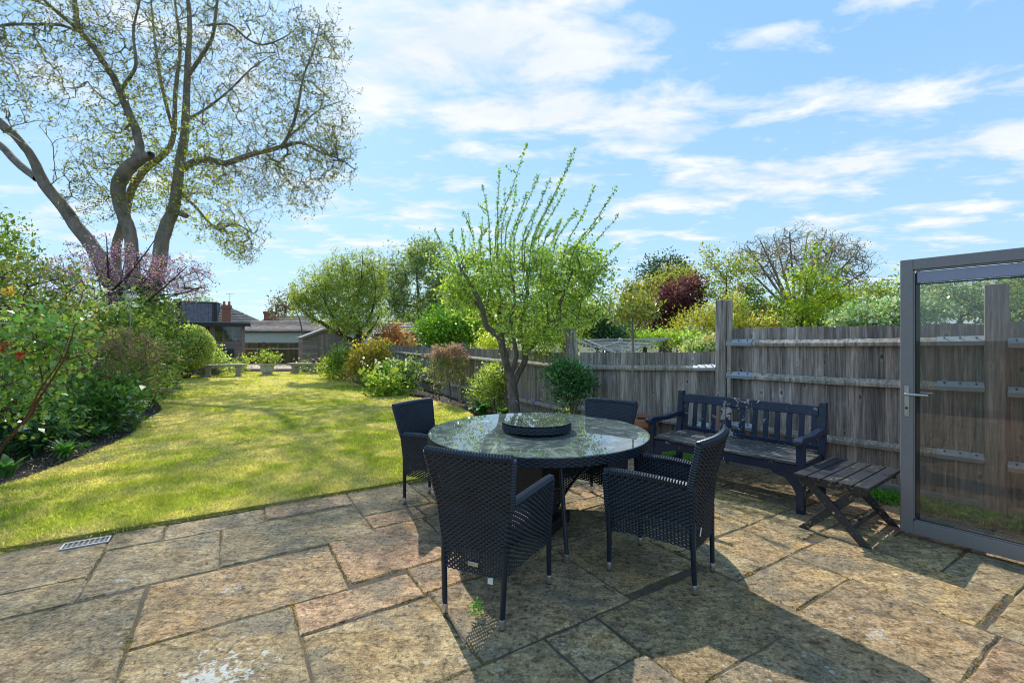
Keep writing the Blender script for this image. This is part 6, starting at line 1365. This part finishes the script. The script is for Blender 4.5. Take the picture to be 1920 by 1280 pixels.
sh('leafy_tree', 'yellow-green loose tree behind the fruit tree and leaning post', 'tree', 14, 1060, [(1060, 590, 55, 45), (1100, 610, 45, 40), (1000, 620, 40, 30)], .08, YG + LG, nt=420, per=12, trunk=[([W3(1062, 710, 14), W3(1060, 640, 14), W3(1060, 590, 14)], [.08, .07, .04])])
sh('dark_evergreen', 'dark green shrub behind the rotary airer', 'shrub', 13.6, 1140, [(1140, 630, 40, 26), (1120, 610, 28, 24)], .08, DG, nt=300, per=15, lm=MATS['gloss_leaf'], trunk=[([W3(1140, 700, 13.6), W3(1140, 640, 13.6)], [.08, .05])])
sh('leafy_tree', 'orange-tinged young tree above the purple bush', 'tree', 21, 1240, [(1235, 545, 42, 30), (1265, 520, 40, 20), (1195, 560, 35, 30)], .11, [(.30, .22, .05), (.24, .26, .05), (.16, .2, .05)], nt=420, per=11, trunk=[([W3(1240, 690, 21), W3(1238, 610, 21), W3(1238, 540, 21)], [.12, .09, .05])], r0=.008)
sh('conifer_tree', 'dark conifer top showing behind the orange-tinged tree', 'tree', 34, 1252, [(1252, 502, 40, 20), (1225, 520, 26, 18), (1280, 520, 30, 18), (1252, 560, 60, 40)], .18, [(.04, .07, .04), (.06, .09, .05)], nt=500, per=14, trunk=[([W3(1252, 680, 34), W3(1252, 580, 34), W3(1252, 490, 34)], [.35, .25, .08])], r0=.016, seg=.5)
sh('purple_bush', 'deep purple leaved tree beyond the low fence', 'tree', 17.5, 1275, [(1272, 565, 46, 34), (1240, 600, 30, 34), (1300, 545, 24, 22)], .10, [(.05, .018, .025), (.09, .03, .04), (.12, .045, .055)], nt=600, per=15, trunk=[([W3(1272, 700, 17.5), W3(1272, 640, 17.5), W3(1270, 570, 17.5)], [.1, .08, .05])])
sh('leafy_shrub', 'yellow-green feathery bush in front of the purple tree', 'shrub', 14.5, 1300, [(1295, 610, 34, 28), (1325, 595, 22, 26), (1260, 632, 36, 14)], .08, YG + GLD[:2], nt=340, per=12, aspect=.3, trunk=[([W3(1298, 700, 14.5), W3(1298, 620, 14.5)], [.05, .03])])
sh('photinia_bush', 'pale leaved bush with coral pink shoots right by the tall post', 'shrub', 11, 1320, [(1315, 652, 34, 11), (1335, 645, 16, 14)], .07, [(.3, .36, .14), (.16, .24, .06), (.5, .42, .3)], nt=150, per=12, flowers=[('shoot', [(.62, .22, .14)], 30, .045, 'top')], trunk=[([W3(1318, 720, 11), W3(1318, 660, 11)], [.04, .03])])
sh('lime_bush', 'long low bright green hedge bush beyond the airer', 'shrub', 13, 1245, [(1235, 634, 55, 9), (1290, 636, 30, 8)], .07, [(.18, .28, .04), (.26, .33, .06)], nt=160, per=14, trunk=[([W3(1245, 700, 13), W3(1245, 640, 13)], [.05, .03])])
sh('maple_tree', 'bright yellow-green young maple above the tall fence', 'tree', 15.5, 1502, [(1520, 525, 44, 36), (1500, 578, 74, 30), (1440, 592, 40, 24), (1565, 565, 40, 34), (1522, 475, 12, 16)], .10, [(.19, .25, .02), (.25, .29, .025), (.12, .18, .02)], nt=420, per=10, shell=.1, up=.0, aspect=.65, trunk=[([W3(1502, 700, 15.5), W3(1503, 640, 15.5), W3(1505, 590, 15.5), W3(1515, 520, 15.5)], [.05, .045, .035, .02]), ([W3(1504, 610, 15.5), W3(1470, 580, 15.5), W3(1440, 570, 15.5)], [.03, .02, .01]), ([W3(1504, 600, 15.5), W3(1540, 570, 15.5), W3(1575, 545, 15.5)], [.03, .02, .01])])
sh('leafy_tree', 'thin orange-green tree just above the tall fence post', 'tree', 16.5, 1365, [(1360, 505, 38, 28), (1350, 545, 32, 34), (1395, 500, 22, 24), (1330, 480, 8, 24)], .085, [(.30, .26, .05), (.22, .28, .05), (.14, .18, .05)], nt=300, per=9, trunk=[([W3(1362, 700, 16.5), W3(1362, 600, 16.5), W3(1362, 510, 16.5)], [.06, .05, .02])])
sh('lilac_bush', 'lilac bush with dark magenta flower heads behind the tall fence', 'shrub', 13.4, 1410, [(1410, 575, 26, 40), (1400, 540, 16, 16)], .075, MG, nt=170, per=12, flowers=[('flower_head', [(.16, .02, .09), (.24, .04, .14)], 55, .06, 'any')], trunk=[([W3(1410, 700, 13.4), W3(1410, 600, 13.4)], [.04, .03])])
sh('leafy_shrub', 'golden pink tinted shrub beside the lilac behind the tall fence', 'shrub', 12.4, 1380, [(1378, 585, 20, 34), (1430, 610, 55, 18), (1390, 612, 30, 14)], .07, [(.34, .34, .06), (.40, .28, .10), (.2, .28, .05)], nt=240, per=12, trunk=[([W3(1385, 690, 12.4), W3(1385, 600, 12.4)], [.04, .03])])
sh('dark_evergreen', 'dark shaded evergreen behind the maple stem', 'shrub', 17.5, 1530, [(1530, 600, 42, 24), (1480, 615, 40, 18)], .10, DG, nt=260, per=15, trunk=[([W3(1530, 690, 17.5), W3(1530, 610, 17.5)], [.08, .05])])
sh('holly_hedge', 'cream and green variegated bush above the right end of the tall fence', 'shrub', 11.5, 1650, [(1640, 598, 62, 28), (1710, 590, 60, 34), (1590, 608, 30, 16)], .085, [(.18, .30, .08), (.42, .46, .26), (.12, .22, .05), (.5, .52, .36)], nt=520, per=14, lm=MATS['gloss_leaf'], trunk=[([W3(1650, 720, 11.5), W3(1650, 620, 11.5)], [.06, .04])])
sh('clipped_hedge', 'olive green rounded hedge on the skyline right of the maple', 'hedge', 19, 1650, [(1640, 570, 60, 34), (1710, 565, 60, 36), (1590, 590, 40, 30)], .09, [(.14, .17, .04), (.20, .22, .06), (.09, .12, .03)], nt=650, per=14, trunk=[([W3(1650, 690, 19), W3(1650, 590, 19)], [.1, .08])])
sh('leafy_tree', 'grey-green tree seen through the top of the door glass', 'tree', 13, 1800, [(1790, 570, 60, 30), (1770, 545, 30, 18), (1840, 560, 40, 30)], .075, [(.12, .18, .06), (.2, .25, .10), (.35, .36, .22)], nt=380, per=10, trunk=[([W3(1800, 720, 13), W3(1800, 600, 13)], [.1, .07])])
sh('leafy_tree', 'full green tree at the right edge beyond the door glass', 'tree', 10, 1910, [(1920, 560, 50, 45), (2000, 540, 80, 70)], .075, LG + MG, nt=380, per=13, trunk=[([W3(1920, 760, 10), W3(1920, 600, 10)], [.1, .07])])
sh('leafy_tree', 'purplish twiggy tree by the bungalow roof left of the old fruit tree', 'tree', 30, 572, [(540, 565, 26, 22), (525, 580, 20, 16)], .13, [(.16, .12, .10), (.12, .14, .06)], nt=200, per=6, trunk=[([W3(572, 660, 30), W3(562, 600, 30), W3(545, 565, 30)], [.05, .04, .03])], r0=.01)
sh('leafy_tree', 'green tree top on the skyline left of the chimney', 'tree', 60, 375, [(375, 575, 20, 10)], .3, [(.14, .2, .1)], nt=70, per=8, r0=.02, seg=.8)
sh('copper_shrub', 'orange-brown shrub against the dark outbuilding beyond the fence', 'shrub', 17.5, 750, [(752, 640, 22, 13), (735, 625, 20, 12)], .09, [(.36, .13, .05), (.28, .10, .05), (.3, .25, .1)], nt=120, per=12, trunk=[([W3(750, 690, 17.5), W3(750, 650, 17.5)], [.04, .03])])
# far tree line so that the horizon is closed from other places too
tl = []
for k, (x, y, h, r) in enumerate(((-2, 46, 5.2, 4), (6, 50, 5.8, 4.5), (14, 48, 5.2, 4), (22, 44, 5, 4), (30, 40, 6, 4.5), (-10, 52, 5, 3.6), (36, 30, 6, 5), (38, 20, 5.5, 4), (-34, 46, 5, 4.5), (-42, 38, 5.6, 5), (-44, 26, 5.5, 5), (-32, 20, 5, 4))):
    if k < 3: 
        rt, _ = plant('background_tree', 'rounded green tree on the skyline', 'tree', (x, y, 0), [((x, y, h * .6), (r, r, h * .42), 1)], .30, [MG, LG, MG][k], nt=420, per=14, r0=.02, seg=.8, trunk=[([(x, y, 0), (x, y, h * .35), (x, y, h * .6)], [.25, .2, .1])]); tl.append((rt, x, y, h))
    else:
        src = tl[k % 3]; rt = copy_tree(src[0]); rt.location = (x, y, 0); rt.rotation_euler = (0, 0, k * 1.3); rt.scale = (1, 1, h / src[3])
    tag(rt, 'rounded green tree on the far skyline behind the gardens', 'tree', 'background trees on the skyline')

gp = at(244, 9.0, 553); go = tag(empty('garden_ornament', (gp[0], gp[1], 0)), 'small round silvery wire ornament on a stake above the green bush', 'ornament')
m = MB(); m.tube([(0, 0, 0), (0, 0, gp[2] - .1)], .006, 6); m.build('stake', MATS['zinc'], go)
m = MB()
for k in range(6):
    a = k * math.pi / 6; m.tube([(.105 * math.cos(t_) * math.cos(a), .105 * math.cos(t_) * math.sin(a), gp[2] + .105 * math.sin(t_)) for t_ in [i * math.pi / 8 for i in range(17)]], .005, 5)
m.build('globe', MATS['silver'], go)
